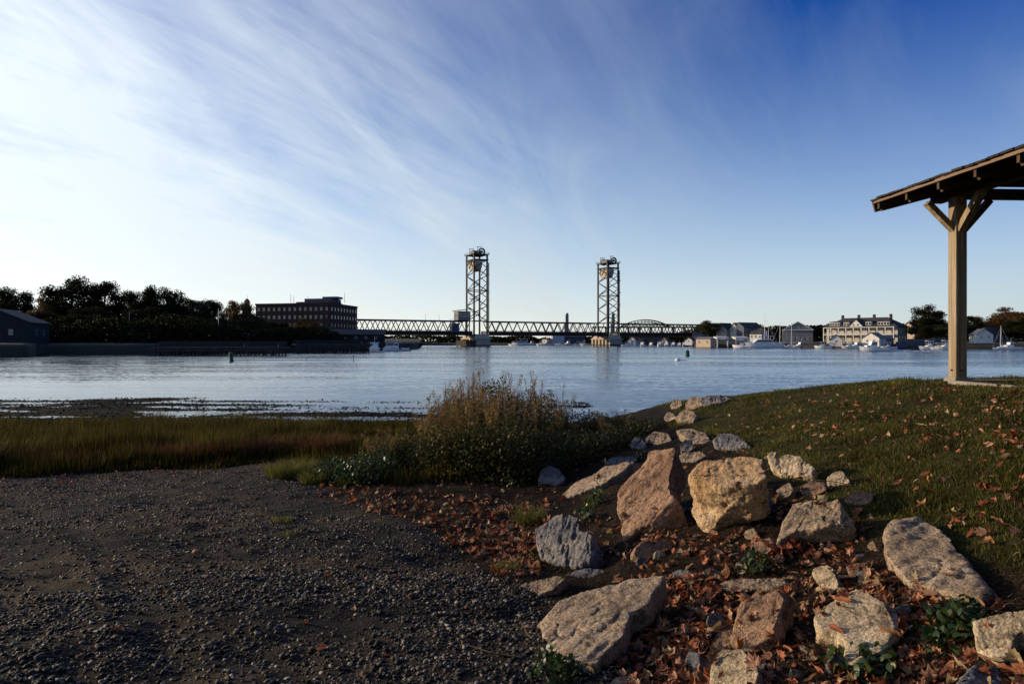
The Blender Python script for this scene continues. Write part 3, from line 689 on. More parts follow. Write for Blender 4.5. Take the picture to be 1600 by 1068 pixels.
for a in [(1107, 500, 400, 46, 'dark domed tree at the right end of the bridge', 'olive', 0, 5),
          (1132, 512, 420, 30, 'small tree left of the cream double-gabled house', 'dark', 1, 5),
          (1178, 506, 430, 40, 'dark tree behind the cream double-gabled house', 'dark', 2, 6),
          (1192, 509, 440, 26, 'small dark tree behind the tallest mast', 'dark', 0, 6),
          (1222, 508, 420, 34, 'dark tree behind the two-masted gap right of the tallest mast', 'dark', 3, 6),
          (1262, 509, 410, 36, 'dark tree behind the dark house with the white pediment', 'dark', 1, 6),
          (1284, 512, 400, 30, 'low dark tree right of the dark house with the white pediment', 'dark', 2, 6),
          (1302, 503, 395, 34, 'green tree behind the left end of the long inn', 'olive', 1, 6),
          (1340, 509, 420, 30, 'tree peeping over the roof of the long inn', 'dark', 3, 6),
          (1416, 506, 400, 26, 'small autumn tree behind the right end of the long inn', 'autumn', 0, 6),
          (1450, 476, 318, 60, 'large round dark tree left of the shelter post', 'dark', 1, 3),
          (1470, 500, 312, 46, 'lower dark tree between the large one and the shelter post', 'olive', 2, 3),
          (1440, 507, 306, 44, 'low dark tree on the shore under the large round one', 'dark', 0, 2.5),
          (1520, 492, 330, 40, 'dark tree just right of the shelter post', 'dark', 2, 4),
          (1546, 499, 345, 46, 'reddish low tree between the post and the right domed tree', 'autumn', 1, 4),
          (1578, 479, 325, 66, 'large domed reddish tree at the right edge', 'autumn', 0, 3.5),
          (1588, 498, 300, 50, 'dark tree under the large domed one at the right edge', 'dark', 3, 3),
          (1640, 486, 320, 70, 'tree past the right edge of the view', 'dark', 1, 3.5),
          (1515, 508, 312, 40, 'low dark tree behind the pale blue house', 'dark', 0, 3)]:
    tree(*a[:7], zb=a[7], group=GR)

for k, (x, y, h, w) in enumerate([(-19, -13, 15, 15), (-8, -11, 16, 15), (3, -10, 15, 14), (13, -9, 16, 15), (22, -4, 15, 14), (-30, -9, 14, 15), (30, 4, 14, 14)]):  # added unseen trees: they block the sky behind the viewer and deepen shaded faces
    o = empty('tree', (x, y, float(gz(x, y)) - .1), k * 1.3, (w / .82, w / .82, h)); tm, cm = TREES['autumn' if k % 2 else 'dark'][k % 2]
    tag(o, 'unseen maple tree added behind the viewer to block skylight', 'tree', 'unseen maples added as sky blockers'); obj('trunk', tm, o); obj('crown', cm, o)
def far_woods(name, line_pts, n, hmin, hmax, seed, label='dark wooded skyline along the far bank behind the bridge', size=(.9, 2.4)):
    """a wooded skyline too far to count"""
    q = np.random.default_rng(seed); t = q.uniform(0, len(line_pts) - 1, n); k = np.arange(len(line_pts))
    px = np.interp(t, k, [p[0] for p in line_pts]); d = np.interp(t, k, [p[1] for p in line_pts]) + q.uniform(-15, 60, n)
    top = np.interp(t, k, [p[2] for p in line_pts]); x = (px - 800) / FPX * d
    H = (EYE + (534 - top) / FPX * d) * (.72 + .4 * vnoise(x / 9, d * 0, seed)) 
    z = 1.5 + (H - 1.5) * q.uniform(0, 1, n) ** .7
    bv = np.array([(-.5, -.3, 0), (.5, -.35, 0), (.42, .4, .1), (-.35, .45, -.1)]); bf = np.array([(0, 1, 2, 3)])
    V, F = scatter(bv, bf, np.stack([x, d, z], -1), rotmats(q.uniform(0, 6.28, n), q.uniform(-1.5, 1.5, n), q.uniform(-1.5, 1.5, n)), q.uniform(*size, n)[:, None] * np.ones(3))
    tag(obj(name, np_mesh(name, V, F, M['leaf_dark'])), label, 'woods', kind='stuff')
far_woods('far_woods', [(520, 700, 521), (600, 700, 521), (700, 690, 523), (780, 650, 524), (850, 660, 526), (930, 620, 524), (1000, 600, 521), (1060, 590, 518), (1120, 580, 513)], 15000, 3, 12, 5)
far_woods('inland_woods', [(1085, 520, 514), (1150, 540, 511), (1230, 520, 511), (1290, 520, 510), (1400, 500, 508), (1500, 480, 505), (1600, 470, 502), (1750, 470, 500)], 12000, 3, 12, 6, 'dark wooded skyline behind the houses of the right bank')
far_woods('shore_scrub', [(-160, 172, 496), (0, 172, 500), (60, 185, 498), (150, 188, 490), (250, 190, 494), (330, 195, 502), (420, 205, 508), (480, 225, 514), (540, 245, 519), (600, 262, 521)], 60000, 3, 12, 7, 'dark scrub filling the left bank beneath the trees', (.35, .95))
# ------------------------------------------------------------------ buildings
_wcache = {}
def window(parent, x, y, z, w, h, rz=0.0, frame='white', name='window'):
    """a framed window centred at (x, y, z) in the house's own space, facing its -Y turned by rz"""
    key = (round(w, 2), round(h, 2), frame)
    if key not in _wcache:
        f = MB(); b = min(.14, w * .12)
        f.box((-w / 2 + b / 2, 0, 0), (b, .12, h)); f.box((w / 2 - b / 2, 0, 0), (b, .12, h)); f.box((0, 0, h / 2 - b / 2), (w - 2 * b, .11, b)); f.box((0, 0, -h / 2 + b / 2), (w - 2 * b, .11, b)); f.box((0, 0, 0), (w - 2 * b, .07, b * .6))
        _wcache[key] = (f.mesh('window', M[frame]), MB().box((0, .0, 0), (w - 2 * b, .04, h - 2 * b)).mesh('pane', M['glass']))
    fm, pm = _wcache[key]
    o = obj(name, fm, parent); o.location = (x, y, z); o.rotation_euler = (0, 0, rz)
    obj('pane', pm, o); return o
def gable_roof(w, d, h, rh, over=.4, th=.22, axis='x'):
    m = MB()
    if axis == 'x':
        a = w / 2 + over; s = (d / 2 + over); k = rh / (d / 2)
        for sg in (-1, 1):
            m.extrude([(-a, sg * s, h - over * k), (a, sg * s, h - over * k), (a, 0, h + rh), (-a, 0, h + rh)], (0, 0, th))
    else:
        a = d / 2 + over; s = (w / 2 + over); k = rh / (w / 2)
        for sg in (-1, 1):
            m.extrude([(sg * s, -a, h - over * k), (sg * s, a, h - over * k), (0, a, h + rh), (0, -a, h + rh)], (0, 0, th))
    return m
def house(label, cat, px, d, ybase_z, az, w, dep, h, rh, wall, roof, axis='x', wins=(), side=(), chim=(), door=None, name='house', group=None, trim='white'):
    """az: compass direction its front faces (degrees clockwise from the view direction)"""
    o = empty(name, (X(px, d), d, ybase_z), R(180 - az)); tag(o, label, cat, group)
    m = MB()
    if axis == 'y':
        m.extrude([(-w / 2, -dep / 2, -1), (w / 2, -dep / 2, -1), (w / 2, -dep / 2, h), (0, -dep / 2, h + rh), (-w / 2, -dep / 2, h)], (0, dep, 0))
    else:
        m.extrude([(-w / 2, -dep / 2, -1), (-w / 2, dep / 2, -1), (-w / 2, dep / 2, h), (-w / 2, 0, h + rh), (-w / 2, -dep / 2, h)], (w, 0, 0))
    m.build('wall', M[wall], o)
    rf = gable_roof(w, dep, h, rh, axis=axis).build('roof', M[roof], o)
    for cx, cy in chim: MB().box((cx, cy, h + rh + .1), (.9, .9, 2.4)).build('chimney', M['brick'], rf)
    for (x, z, ww, hh) in wins: window(o, x, -dep / 2 - .03, z, ww, hh, 0, trim)
    for (y, z, ww, hh) in side:
        window(o, w / 2 + .03, y, z, ww, hh, R(90), trim); window(o, -w / 2 - .03, y, z, ww, hh, R(-90), trim)
    if door: MB().box((door, -dep / 2 - .04, 1.05), (1.0, .12, 2.1)).build('door', M['bluegrey'], o)
    return o
def grid(x0, x1, n, zs, w, h): return [(x0 + (x1 - x0) * k / max(1, n - 1), z, w, h) for z in zs for k in range(n)]

# brick office block on the left bank
def brick_block():
    A, Bc, C = Vector((-116, 309, 0)), Vector((-80, 300, 0)), Vector((-75.5, 333, 0)); D = A + (C - Bc)
    o = empty('brick_office_block', Bc); tag(o, 'flat-roofed red brick office block of five storeys beside the bridge', 'building')
    zt = Z(472.5, 300); L = lambda v, z=0: Vector((v.x - Bc.x, v.y - Bc.y, z))
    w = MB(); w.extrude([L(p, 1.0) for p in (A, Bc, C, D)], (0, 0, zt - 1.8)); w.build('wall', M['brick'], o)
    ctr = (A + Bc + C + D) / 4
    pa = MB(); q = [ctr + (p - ctr) * 1.012 for p in (A, Bc, C, D)]; pa.extrude([L(p, zt - .8) for p in q], (0, 0, .8)); pa.build('parapet', M['brick'], o)
    ph = MB(); q = [ctr + (p - ctr) * f + Vector((6, -3, 0)) for p, f in zip((A, Bc, C, D), (.45, .5, .45, .45))]; ph.extrude([L(p, zt) for p in q], (0, 0, 1.0)); ph.build('roof_plinth', M['brick'], o)
    ph = MB(); q = [ctr + (p - ctr) * .36 + Vector((8, -4, 0)) for p in (A, Bc, C, D)]; ph.extrude([L(p, zt + 1.0) for p in q], (0, 0, 1.5)); pp = ph.build('penthouse', M['bluegrey'], o)
    ph = MB(); q = [ctr + (p - ctr) * .2 + Vector((13, -6, 0)) for p in (A, Bc, C, D)]; ph.extrude([L(p, zt + 2.5) for p in q], (0, 0, .9)); ph.build('vent_housing', M['bluegrey'], pp)
    for k, (dx, hh) in enumerate(((-17, 4.0), (-15.6, 3.4), (-9, 3.0), (8, 4.6), (3, 3.2))):
        MB().tube((ctr.x - Bc.x + dx + 10, ctr.y - Bc.y - 4, zt + .9), (ctr.x - Bc.x + dx + 10, ctr.y - Bc.y - 4, zt + .9 + hh), .10, .06, 5).build('antenna', M['steel'], pp)
    zs = [zt - 2.7 - 3.55 * k for k in range(5)]
    for (p, q, n) in ((A, Bc, 14), (Bc, C, 9)):
        e = (q - p); ang = math.atan2(e.y, e.x); u = e.normalized(); nv = Vector((u.y, -u.x, 0))
        for r_, z in enumerate(zs):
            for k in range(n):
                c = p + e * ((k + .6) / (n + .2)) + nv * .04
                window(o, c.x - Bc.x, c.y - Bc.y, z, 1.55, 1.75, ang, 'navy')
brick_block()

# left bank houses
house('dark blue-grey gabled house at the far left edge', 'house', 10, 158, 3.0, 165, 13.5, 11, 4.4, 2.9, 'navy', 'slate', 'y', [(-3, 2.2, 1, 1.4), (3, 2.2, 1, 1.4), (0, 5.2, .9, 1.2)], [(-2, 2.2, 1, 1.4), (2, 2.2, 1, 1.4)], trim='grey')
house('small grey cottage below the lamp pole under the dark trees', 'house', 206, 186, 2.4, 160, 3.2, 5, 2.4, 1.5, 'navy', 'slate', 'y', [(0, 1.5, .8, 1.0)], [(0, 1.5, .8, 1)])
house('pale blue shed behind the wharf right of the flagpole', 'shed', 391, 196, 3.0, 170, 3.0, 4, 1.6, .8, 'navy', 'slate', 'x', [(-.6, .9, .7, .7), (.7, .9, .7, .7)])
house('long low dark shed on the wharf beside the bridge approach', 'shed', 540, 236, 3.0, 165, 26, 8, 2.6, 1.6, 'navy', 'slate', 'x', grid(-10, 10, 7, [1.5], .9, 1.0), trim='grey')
# church cupola showing over the autumn tree
o = empty('church_cupola', (X(386, 262), 262, 4)); tag(o, 'small church cupola poking above the brown autumn tree', 'cupola')
hb = Z(479, 262) - 4
MB().box((0, 0, hb / 2), (2.4, 2.4, hb)).build('tower_base', M['grey'], o)
MB().lathe((0, 0, hb), [(1.0, 0), (1.0, 1.6), (1.2, 1.7), (1.05, 2.1), (.7, 2.7), (.3, 3.0), (.08, 3.2)], 10).build('dome', M['slate'], o)
MB().tube((0, 0, hb + 3.1), (0, 0, hb + 4.6), .07, .03, 5).build('finial', M['steel'], o)
# flagpole, lamp pole
o = empty('flagpole', (X(341, 192), 192, 2.4)); tag(o, 'slim white flagpole on the left bank before the trees', 'flagpole')
h = Z(483, 192) - 2.4
MB().tube((0, 0, 0), (0, 0, h), .13, .06, 8).build('pole', M['alu'], o); MB().bar((-.9, 0, h * .76), (.9, 0, h * .76), .09).build('yard', M['alu'], o); MB().lathe((0, 0, h), [(.05, 0), (.14, .1), (.05, .22)], 8).build('ball', M['alu'], o)
o = empty('lamp_pole', (X(202, 182), 182, 2.4)); tag(o, 'thin grey lamp pole above the small grey cottage', 'lamp pole')
h = Z(486, 182) - 2.4
MB().tube((0, 0, 0), (0, 0, h), .10, .06, 7).build('pole', M['grey'], o); MB().bar((0, 0, h), (1.2, 0, h + .15), .08).build('arm', M['grey'], o); MB().box((1.2, 0, h + .08), (.6, .25, .14)).build('lamp_head', M['grey'], o)

# wharves: deck on piles
def wharf(label, pa, da, pb, db, width, zdeck, npile, wall=0.0, seed=0):
    r = random.Random(seed); a, b = Vector((X(pa, da), da, 0)), Vector((X(pb, db), db, 0)); e = (b - a); Lh = e.length; u = e.normalized(); nv = Vector((-u.y, u.x, 0))
    o = empty('wharf', a); tag(o, label, 'wharf')
    Q = lambda t, s, z: u * t + nv * s + Vector((0, 0, z))
    m = MB(); m.extrude([Q(0, 0, zdeck - .45), Q(Lh, 0, zdeck - .45), Q(Lh, width, zdeck - .45), Q(0, width, zdeck - .45)], (0, 0, .45)); m.build('deck', M['wharf'], o)
    for z in (zdeck - .75,): MB().bar(Q(0, .15, z), Q(Lh, .15, z), .3, .35).build('stringer', M['wharf'], o)
    if wall: MB().extrude([Q(0, width * .6, zdeck), Q(Lh, width * .6, zdeck), Q(Lh, width * .6 + .3, zdeck), Q(0, width * .6 + .3, zdeck)], (0, 0, wall)).build('fence', M['navy'], o)
    for k in range(npile):
        t = Lh * (k + .3 + .3 * r.random()) / npile
        MB().tube(Q(t, .2, -2), Q(t + r.uniform(-.25, .25), .2 + r.uniform(-.1, .1), zdeck + (.7 if r.random() < .15 else 0)), .19, .17, 7).build('pile', M['wharf'], o)
        t += Lh / npile * .45
        MB().tube(Q(t, width * .55, -2), Q(t + r.uniform(-.2, .2), width * .55, zdeck), .18, .16, 6).build('pile', M['wharf'], o)
    for k in range(0, npile, 3):
        t = Lh * (k + .5) / npile; MB().bar(Q(t, .2, .4), Q(t + Lh / npile * 1.5, .2, zdeck - .5), .14, .2).build('cross_brace', M['wharf'], o)
    return o
wharf('long dark timber wharf on piles behind the green can buoy', 232, 150, 439, 151, 7, 1.9, 34, 1.3, 1)
wharf('dark timber wharf on piles in front of the brick block', 462, 178, 579, 186, 9, 2.5, 24, 1.0, 2)
wharf('low timber landing under the left bridge span', 586, 226, 644, 234, 6, 2.3, 12, 0, 3)

# right bank buildings
def inn():
    d = 332; px = 1352; az = -130
    o = empty('long_inn', (X(px, d), d, 3.2), R(180 - az)); tag(o, 'long cream inn with a two-tier veranda, dark hipped roof and central gable', 'inn')
    W, D, H = 33.0, 13.0, 7.0
    MB().box((0, .8, H / 2 - .5), (W, D - 1.6, H + 1)).build('wall', M['cream'], o)
    rf = MB(); a, b = W / 2 + .8, D / 2 + .8; rh = 4.6
    V = [(-a, -b, H), (a, -b, H), (a, b, H), (-a, b, H), (-a + 7, 0, H + rh), (a - 7, 0, H + rh), (-a, -b, H - .35), (a, -b, H - .35), (a, b, H - .35), (-a, b, H - .35)]
    rf.add(V, [(0, 1, 5, 4), (1, 2, 5), (2, 3, 4, 5), (3, 0, 4), (6, 7, 1, 0), (7, 8, 2, 1), (8, 9, 3, 2), (9, 6, 0, 3), (9, 8, 7, 6)]); roof = rf.build('roof', M['slate'], o)
    for x in (-11, -3.2, 4.0, 11.5): MB().box((x, .6, H + rh + .2), (1.0, 1.0, 2.6)).build('chimney', M['brick'], roof)
    g = MB(); g.extrude([(-3.4, -D / 2 - .5, H + .1), (3.4, -D / 2 - .5, H + .1), (0, -D / 2 - .5, H + 3.6)], (0, 5.5, 0)); gb = g.build('gable', M['white'], o); gb.location.x = -1.5
    g = MB()
    for sg in (-1, 1): g.extrude([(sg * 4.0, -D / 2 - .9, H - .25), (0, -D / 2 - .9, H + 3.75), (0, 5, H + 3.75), (sg * 4.0, 5, H - .25)], (0, 0, .2))
    g.build('gable_roof', M['slate'], gb)
    for x in (-1.0, 1.0): window(gb, x, -D / 2 - .55, H + 1.0, 1.0, 1.1)
    for x, w in ((-12.0, 5.0), (-6.3, 2.8), (4.0, 2.6), (10.8, 5.2)):
        dm = MB().box((x, -D / 2 + 2.1, H + 1.5), (w, 3.4, 1.7)).build('dormer', M['white'], o)
        MB().extrude([(x - w / 2 - .3, -D / 2 + .1, H + 2.4), (x + w / 2 + .3, -D / 2 + .1, H + 2.4), (x + w / 2 + .3, -D / 2 + 4.6, H + 2.9), (x - w / 2 - .3, -D / 2 + 4.6, H + 2.9)], (0, 0, .15)).build('dormer_roof', M['slate'], dm)
        n = max(2, round(w / 1.2))
        for k in range(n): window(dm, x - w / 2 + w * (k + .5) / n, -D / 2 + .37, H + 1.5, w / n * .72, 1.1, 0, 'slate')
    for z in (3.3, 6.75): MB().box((0, -D / 2 - .9, z), (W, 3.0, .3)).build('veranda_floor', M['white'], o)
    for k in range(10):
        x = -W / 2 + .3 + (W - .6) * k / 9
        MB().box((x, -D / 2 - 2.2, 3.3), (.36, .36, 6.6)).build('column', M['white'], o)
    for z in (1.0, 4.3):
        r = MB(); r.box((0, -D / 2 - 2.25, z), (W, .08, .12))
        r.box((0, -D / 2 - 2.25, z - .6), (W, .08, .1)); r.build('balustrade', M['white'], o)
    for z in (1.6, 5.0):
        for k in range(9): window(o, -W / 2 + (W) * (k + .5) / 9, -D / 2 + 1.55, z, 1.3, 1.9)
    for z in (1.8, 5.2):
        for k in range(3): window(o, W / 2 + .03, -3 + 3.5 * k, z, 1.1, 1.6, R(90))
inn()
A = -140
house('cream gabled house with a pale front left of the white boathouse', 'house', 1134, 400, 5.5, -128, 6.5, 9, 5.2, 3.2, 'cream', 'slate', 'y', grid(-1.6, 1.6, 2, [1.6, 4.2], 1.0, 1.5), grid(-3, 3, 3, [1.6, 4.2], 1, 1.4))
house('cream house wing between the two pale gables above the covered dock', 'house', 1146, 404, 5.5, -128, 7.5, 7, 5.0, 2.4, 'cream', 'slate', 'x', grid(-2.4, 2.4, 3, [1.6, 4.0], 1.0, 1.4))
house('second cream gabled house, on the right of the pair', 'house', 1154, 396, 5.5, -128, 5.6, 9, 5.2, 3.2, 'cream', 'slate', 'y', grid(-1.4, 1.4, 2, [1.6, 4.2], 1.0, 1.5), grid(-3, 3, 3, [1.6, 4.2], 1, 1.4))
house('blue-grey shaded house right of the cream gabled pair', 'house', 1168, 392, 5.0, 160, 12, 9, 6.4, 2.6, 'bluegrey', 'slate', 'x', grid(-4, 4, 4, [1.8, 4.6], 1.0, 1.4))
house('white house with twin dormers behind the tallest mast', 'house', 1186, 384, 4.0, -135, 7.0, 8, 3.6, 2.8, 'white', 'slate', 'x', grid(-2.4, 2.4, 3, [2.0], 1.0, 1.4), [(0, 2, 1, 1.3)])
def pediment_house():
    o = house('dark grey waterfront house with a white-trimmed pediment', 'house', 1246, 376, 3.2, -160, 15, 11, 6.4, 4.2, 'grey', 'slate', 'y', grid(-5, 5, 5, [1.6], 1.2, 1.5) + [(0, 7.6, 1.6, 1.4)], grid(-3, 3, 3, [1.8, 4.4], 1, 1.4))
    for sg in (-1, 1): MB().bar((sg * 7.9, -5.95, 6.25), (0, -5.95, 10.75), .2, .5).build('barge_board', M['white'], o)
    MB().box((0, -6.0, 6.3), (15.6, .5, .45)).build('cornice', M['white'], o)
pediment_house()
house('small white shed with a grey roof on the shore below the inn', 'shed', 1366, 305, 1.9, -125, 7.5, 6, 2.8, 2.4, 'white', 'grey', 'y', [(-1.5, 1.6, .9, 1.2), (1.5, 1.6, .9, 1.2)], [(0, 1.6, .9, 1.1)])
house('grey boat shed joined behind the white shed below the inn', 'shed', 1380, 309, 1.8, 150, 8, 5, 2.6, 1.4, 'grey', 'grey', 'x', [(-2, 1.4, .8, 1)])
house('pale gabled house between the inn and the large round tree', 'house', 1424, 352, 5.5, -130, 6, 8, 5.0, 2.6, 'tanwall', 'redroof', 'y', grid(-1.5, 1.5, 2, [1.6, 4.2], 1, 1.4), [(0, 1.6, 1, 1.3)])
house('small bright blue-white boathouse left of the white shed', 'boathouse', 1307, 322, 1.9, -150, 5.5, 5, 2.2, 2.2, 'white', 'bluegrey', 'y', [(0, 1.4, .9, 1.1)])
house('pale blue gabled house right of the shelter post', 'house', 1533, 300, 3.6, -165, 6.5, 8, 2.6, 2.4, 'white', 'bluegrey', 'y', [(-1.4, 1.5, .9, 1.1), (1.4, 1.5, .9, 1.1)], [(0, 1.5, .9, 1.1)])
house('low blue-grey house behind the pale blue gabled one', 'house', 1553, 306, 3.6, 165, 11, 8, 3.0, 2.8, 'bluegrey', 'slate', 'x', grid(-3, 3, 3, [1.5], .9, 1.1))
house('tan boxy boathouse at the water left of the covered dock', 'boathouse', 1104, 366, 1.2, -135, 8.5, 7, 3.4, .9, 'tanwall', 'grey', 'x', [(-2.4, 1.8, 1.0, 1.2), (2.4, 1.8, 1, 1.2)], door=0)
house('small white gabled shed near the right end of the bridge', 'shed', 1079, 382, 2.2, -140, 4.4, 5, 1.8, 1.5, 'white', 'slate', 'y', [(0, 1.2, .8, .9)])
house('white flat-faced warehouse seen beneath the lift span', 'warehouse', 868, 575, 2.0, -120, 9, 12, 7.2, .8, 'white', 'slate', 'x', grid(-3, 3, 3, [2, 5], 1.0, 1.2))
house('long grey waterfront warehouse beneath the lift span', 'warehouse', 888, 590, 2.0, 170, 26, 10, 5.0, 2.0, 'bluegrey', 'slate', 'x', grid(-10, 10, 7, [2.4], 1.2, 1.4))
house('low cream shed left of the white warehouse beneath the lift span', 'shed', 855, 570, 1.8, -130, 6, 6, 3.4, 1, 'cream', 'slate', 'x', [(0, 1.6, 1, 1.2)])
house('white gabled boathouse right of the right bridge pier', 'boathouse', 990, 470, 1.4, -150, 6, 7, 2.8, 2.6, 'white', 'redroof', 'y', [(0, 1.6, 1.2, 1.3)])
house('small tan cottage among the moored boats right of the bridge pier', 'cottage', 1041, 470, 1.6, -135, 4.6, 5, 2.6, 1.8, 'tanwall', 'redroof', 'y', [(0, 1.4, .9, 1.1)])
house('dark brown waterfront shed under the right bridge span', 'shed', 1018, 485, 1.6, 170, 18, 8, 2.6, 1.8, 'redroof', 'slate', 'x', grid(-6, 6, 5, [1.3], .9, 1.0))
def covered_dock(px0, px1, d, label):
    a, b = X(px0, d), X(px1, d); w = b - a; o = empty('covered_dock', (a, d, 0)); tag(o, label, 'dock', 'white-posted dock roofs')
    MB().box((w / 2, 2, .6), (w, 5, .4)).build('deck', M['wharf'], o)
    MB().extrude([(-.5, -1.0, 4.5), (w + .5, -1.0, 4.5), (w + .5, 5, 5.2), (-.5, 5, 5.2)], (0, 0, .7)).build('roof', M['white'], o)
    n = max(2, int(w / 6) + 1)
    for k in range(n): MB().box((w * k / (n - 1), -.4, 2.4), (.6, .6, 4.6)).build('post', M['white'], o)
covered_dock(1121, 1137, 352, 'white-roofed open dock on posts beside the tan boathouse')
covered_dock(1150, 1168, 350, 'second white-roofed open dock, behind the small motorboats')
# sea wall with sloping grey boards right of the inn
o = empty('sea_wall', (X(1400, 300), 300, 0)); tag(o, 'long pale grey sea wall running right from the white shed', 'wall')
for k in range(9):
    MB().box((1.35 + 2.7 * k, .4 * k, 1.7 + .16 * k), (2.66, .5, 2.4 + .2 * k)).build('panel', M['bluegrey'], o)
MB().bar((0, 0, 3.0), (24.3, 3.4, 4.9), .7, .2).build('coping', M['grey'], o)

# ------------------------------------------------------------------ boats
def hull(L, W, H, sheer=.25):
    """bow towards +X, waterline at z = 0"""
    m = MB(); n = 9; rows = []
    for i in range(n):
        t = i / (n - 1); x = -L / 2 + L * t; wb = W / 2 * (1 - max(0, (t - .45) / .55) ** 2.2) if t > .45 else W / 2 * (.92 + .08 * t / .45)
        zt = H * (1 + sheer * t * t); xb = x - .10 * L * max(0, t - .6) / .4
        rows.append([(xb, 0, -.35), (xb, -wb * .72, -.15), (x - .03 * L * t, -wb * .93, H * .35), (x, -wb, zt), (x, wb, zt), (x - .03 * L * t, wb * .93, H * .35), (xb, wb * .72, -.15)])
    V = [v for r in rows for v in r]; F = []
    for i in range(n - 1):
        for j in range(7): F.append((i * 7 + j, i * 7 + (j + 1) % 7, (i + 1) * 7 + (j + 1) % 7, (i + 1) * 7 + j))
    F += [tuple(range(6, -1, -1)), tuple((n - 1) * 7 + j for j in range(7))]
    m.add(V, F); return m
def cruiser():
    o = empty('motor_cruiser'); hull(11, 3.5, 1.35).build('hull', M['hull'], o)
    c = MB(); c.extrude([(-2.6, -1.35, 1.3), (3.4, -1.1, 1.5), (2.2, -1.0, 2.5), (-2.4, -1.25, 2.6)], (0, 2.5, 0)); cb = c.build('cabin', M['hull'], o)
    MB().extrude([(-2.2, -1.38, 1.85), (2.3, -1.2, 1.95), (2.0, -1.17, 2.35), (-2.2, -1.34, 2.4)], (0, 2.9, 0)).build('window_band', M['glass'], cb)
    MB().extrude([(-3.0, -1.4, 3.5), (1.4, -1.2, 3.5), (1.0, -1.2, 3.65), (-3.0, -1.4, 3.65)], (0, 2.7, 0)).build('hardtop', M['hull'], o)
    f = MB()
    for x, y in ((-2.8, -1.2), (-2.8, 1.1), (.9, -1.0), (.9, 1.0)): f.bar((x, y, 2.5), (x - .1, y, 3.55), .1)
    f.bar((-1.2, 0, 3.6), (-1.2, 0, 5.2), .08); f.build('hardtop_posts', M['alu'], o)
    r = MB()
    for k in range(6):
        x = 1.0 + .8 * k; r.bar((x, -1.5 + .2 * k, 1.5), (x, -1.5 + .2 * k, 2.2), .05)
    r.bar((1, -1.5, 2.2), (5, -.5, 2.35), .05); r.build('bow_rail', M['alu'], o); return o
def skiff():
    o = empty('motorboat'); hull(6.4, 2.3, .85).build('hull', M['hull'], o)
    MB().extrude([(-.4, -.7, .8), (1.2, -.6, .9), (.5, -.5, 1.7), (-.3, -.6, 1.7)], (0, 1.3, 0)).build('console', M['hull'], o)
    MB().extrude([(.6, -.6, 1.3), (1.0, -.6, 1.25), (.5, -.55, 2.0), (.4, -.55, 2.0)], (0, 1.15, 0)).build('windshield', M['glass'], o)
    m = MB()
    for x in (-.6, .7):
        for y in (-.6, .6): m.bar((x, y, .8), (x, y, 2.5), .06)
    m.box((0, 0, 2.55), (1.9, 1.6, .1)); m.build('t_top', M['alu'], o)
    MB().box((-3.35, 0, .95), (.5, .5, .9), top=.8).build('outboard', M['black'], o); return o
def workboat():
    o = empty('cabin_boat'); hull(9, 3.1, 1.15, .45).build('hull', M['hull'], o)
    c = MB(); c.extrude([(-.6, -1.1, 1.1), (2.6, -1.0, 1.4), (2.5, -.9, 1.9), (1.4, -.95, 2.0), (1.0, -.95, 3.0), (-.6, -1.1, 3.0)], (0, 2.1, 0)); cb = c.build('wheelhouse', M['hull'], o)
    MB().extrude([(-.4, -1.13, 2.1), (1.1, -1.0, 2.1), (.9, -1.0, 2.75), (-.4, -1.13, 2.75)], (0, 2.3, 0)).build('windows', M['glass'], cb)
    MB().box((-.1, 0, 3.1), (2.6, 2.5, .14)).build('roof', M['hull'], cb)
    MB().tube((0, 0, 3.1), (0, 0, 5.0), .06, .03, 6).build('mast', M['alu'], o)
    MB().box((-4.6, 0, .9), (.7, 1.0, 1.0), top=.8).build('outboard', M['black'], o); return o
def yacht():
    o = empty('sailing_yacht'); hull(11, 3.3, 1.15).build('hull', M['hull'], o)
    MB().extrude([(-1.5, -.9, 1.1), (2.8, -.7, 1.3), (2.2, -.6, 1.75), (-1.4, -.8, 1.8)], (0, 1.7, 0)).build('coachroof', M['hull'], o)
    MB().tube((.9, 0, 1.2), (.6, 0, 15.5), .11, .07, 8).build('mast', M['hull'], o)
    MB().tube((.8, 0, 2.7), (-4.0, 0, 2.9), .07, .06, 6).build('boom', M['alu'], o)
    s = MB(); s.tube((.75, 0, 3.0), (-1.5, 0, 3.25), .30, .26, 8); s.tube((-1.5, 0, 3.25), (-3.9, 0, 3.1), .26, .12, 8); s.build('furled_sail', M['canvas'], o)
    r = MB(); r.bar((.6, 0, 15.3), (5.3, 0, 1.6), .035); r.bar((.6, 0, 15.3), (-5.2, 0, 1.3), .03); r.bar((.7, -.5, 9.6), (.7, .5, 9.6), .06)
    for y in (-1.4, 1.4): r.bar((.7, y * .36, 9.6), (.6, 0, 15.2), .025); r.bar((.6, y, 1.3), (.7, y * .36, 9.6), .025)
    r.build('rigging', M['alu'], o); return o
BOATS = {'cruiser': [cruiser(), 0, 'motor cruiser'], 'skiff': [skiff(), 0, 'motorboat'], 'work': [workboat(), 0, 'cabin boat'], 'yacht': [yacht(), 0, 'sailboat']}
def boat(kind, px, d, az, label, s=1.0, group=None, hullmat=None, mast=None):
    p = BOATS[kind]; o = p[0] if p[1] == 0 else copy_tree(p[0]); p[1] += 1
    o.location = (X(px, d), d, 0.02); o.rotation_euler = (0, 0, R(90 - az)); o.scale = (s, s, s if mast is None else s * mast)
    tag(o, label, p[2], group)
    return o
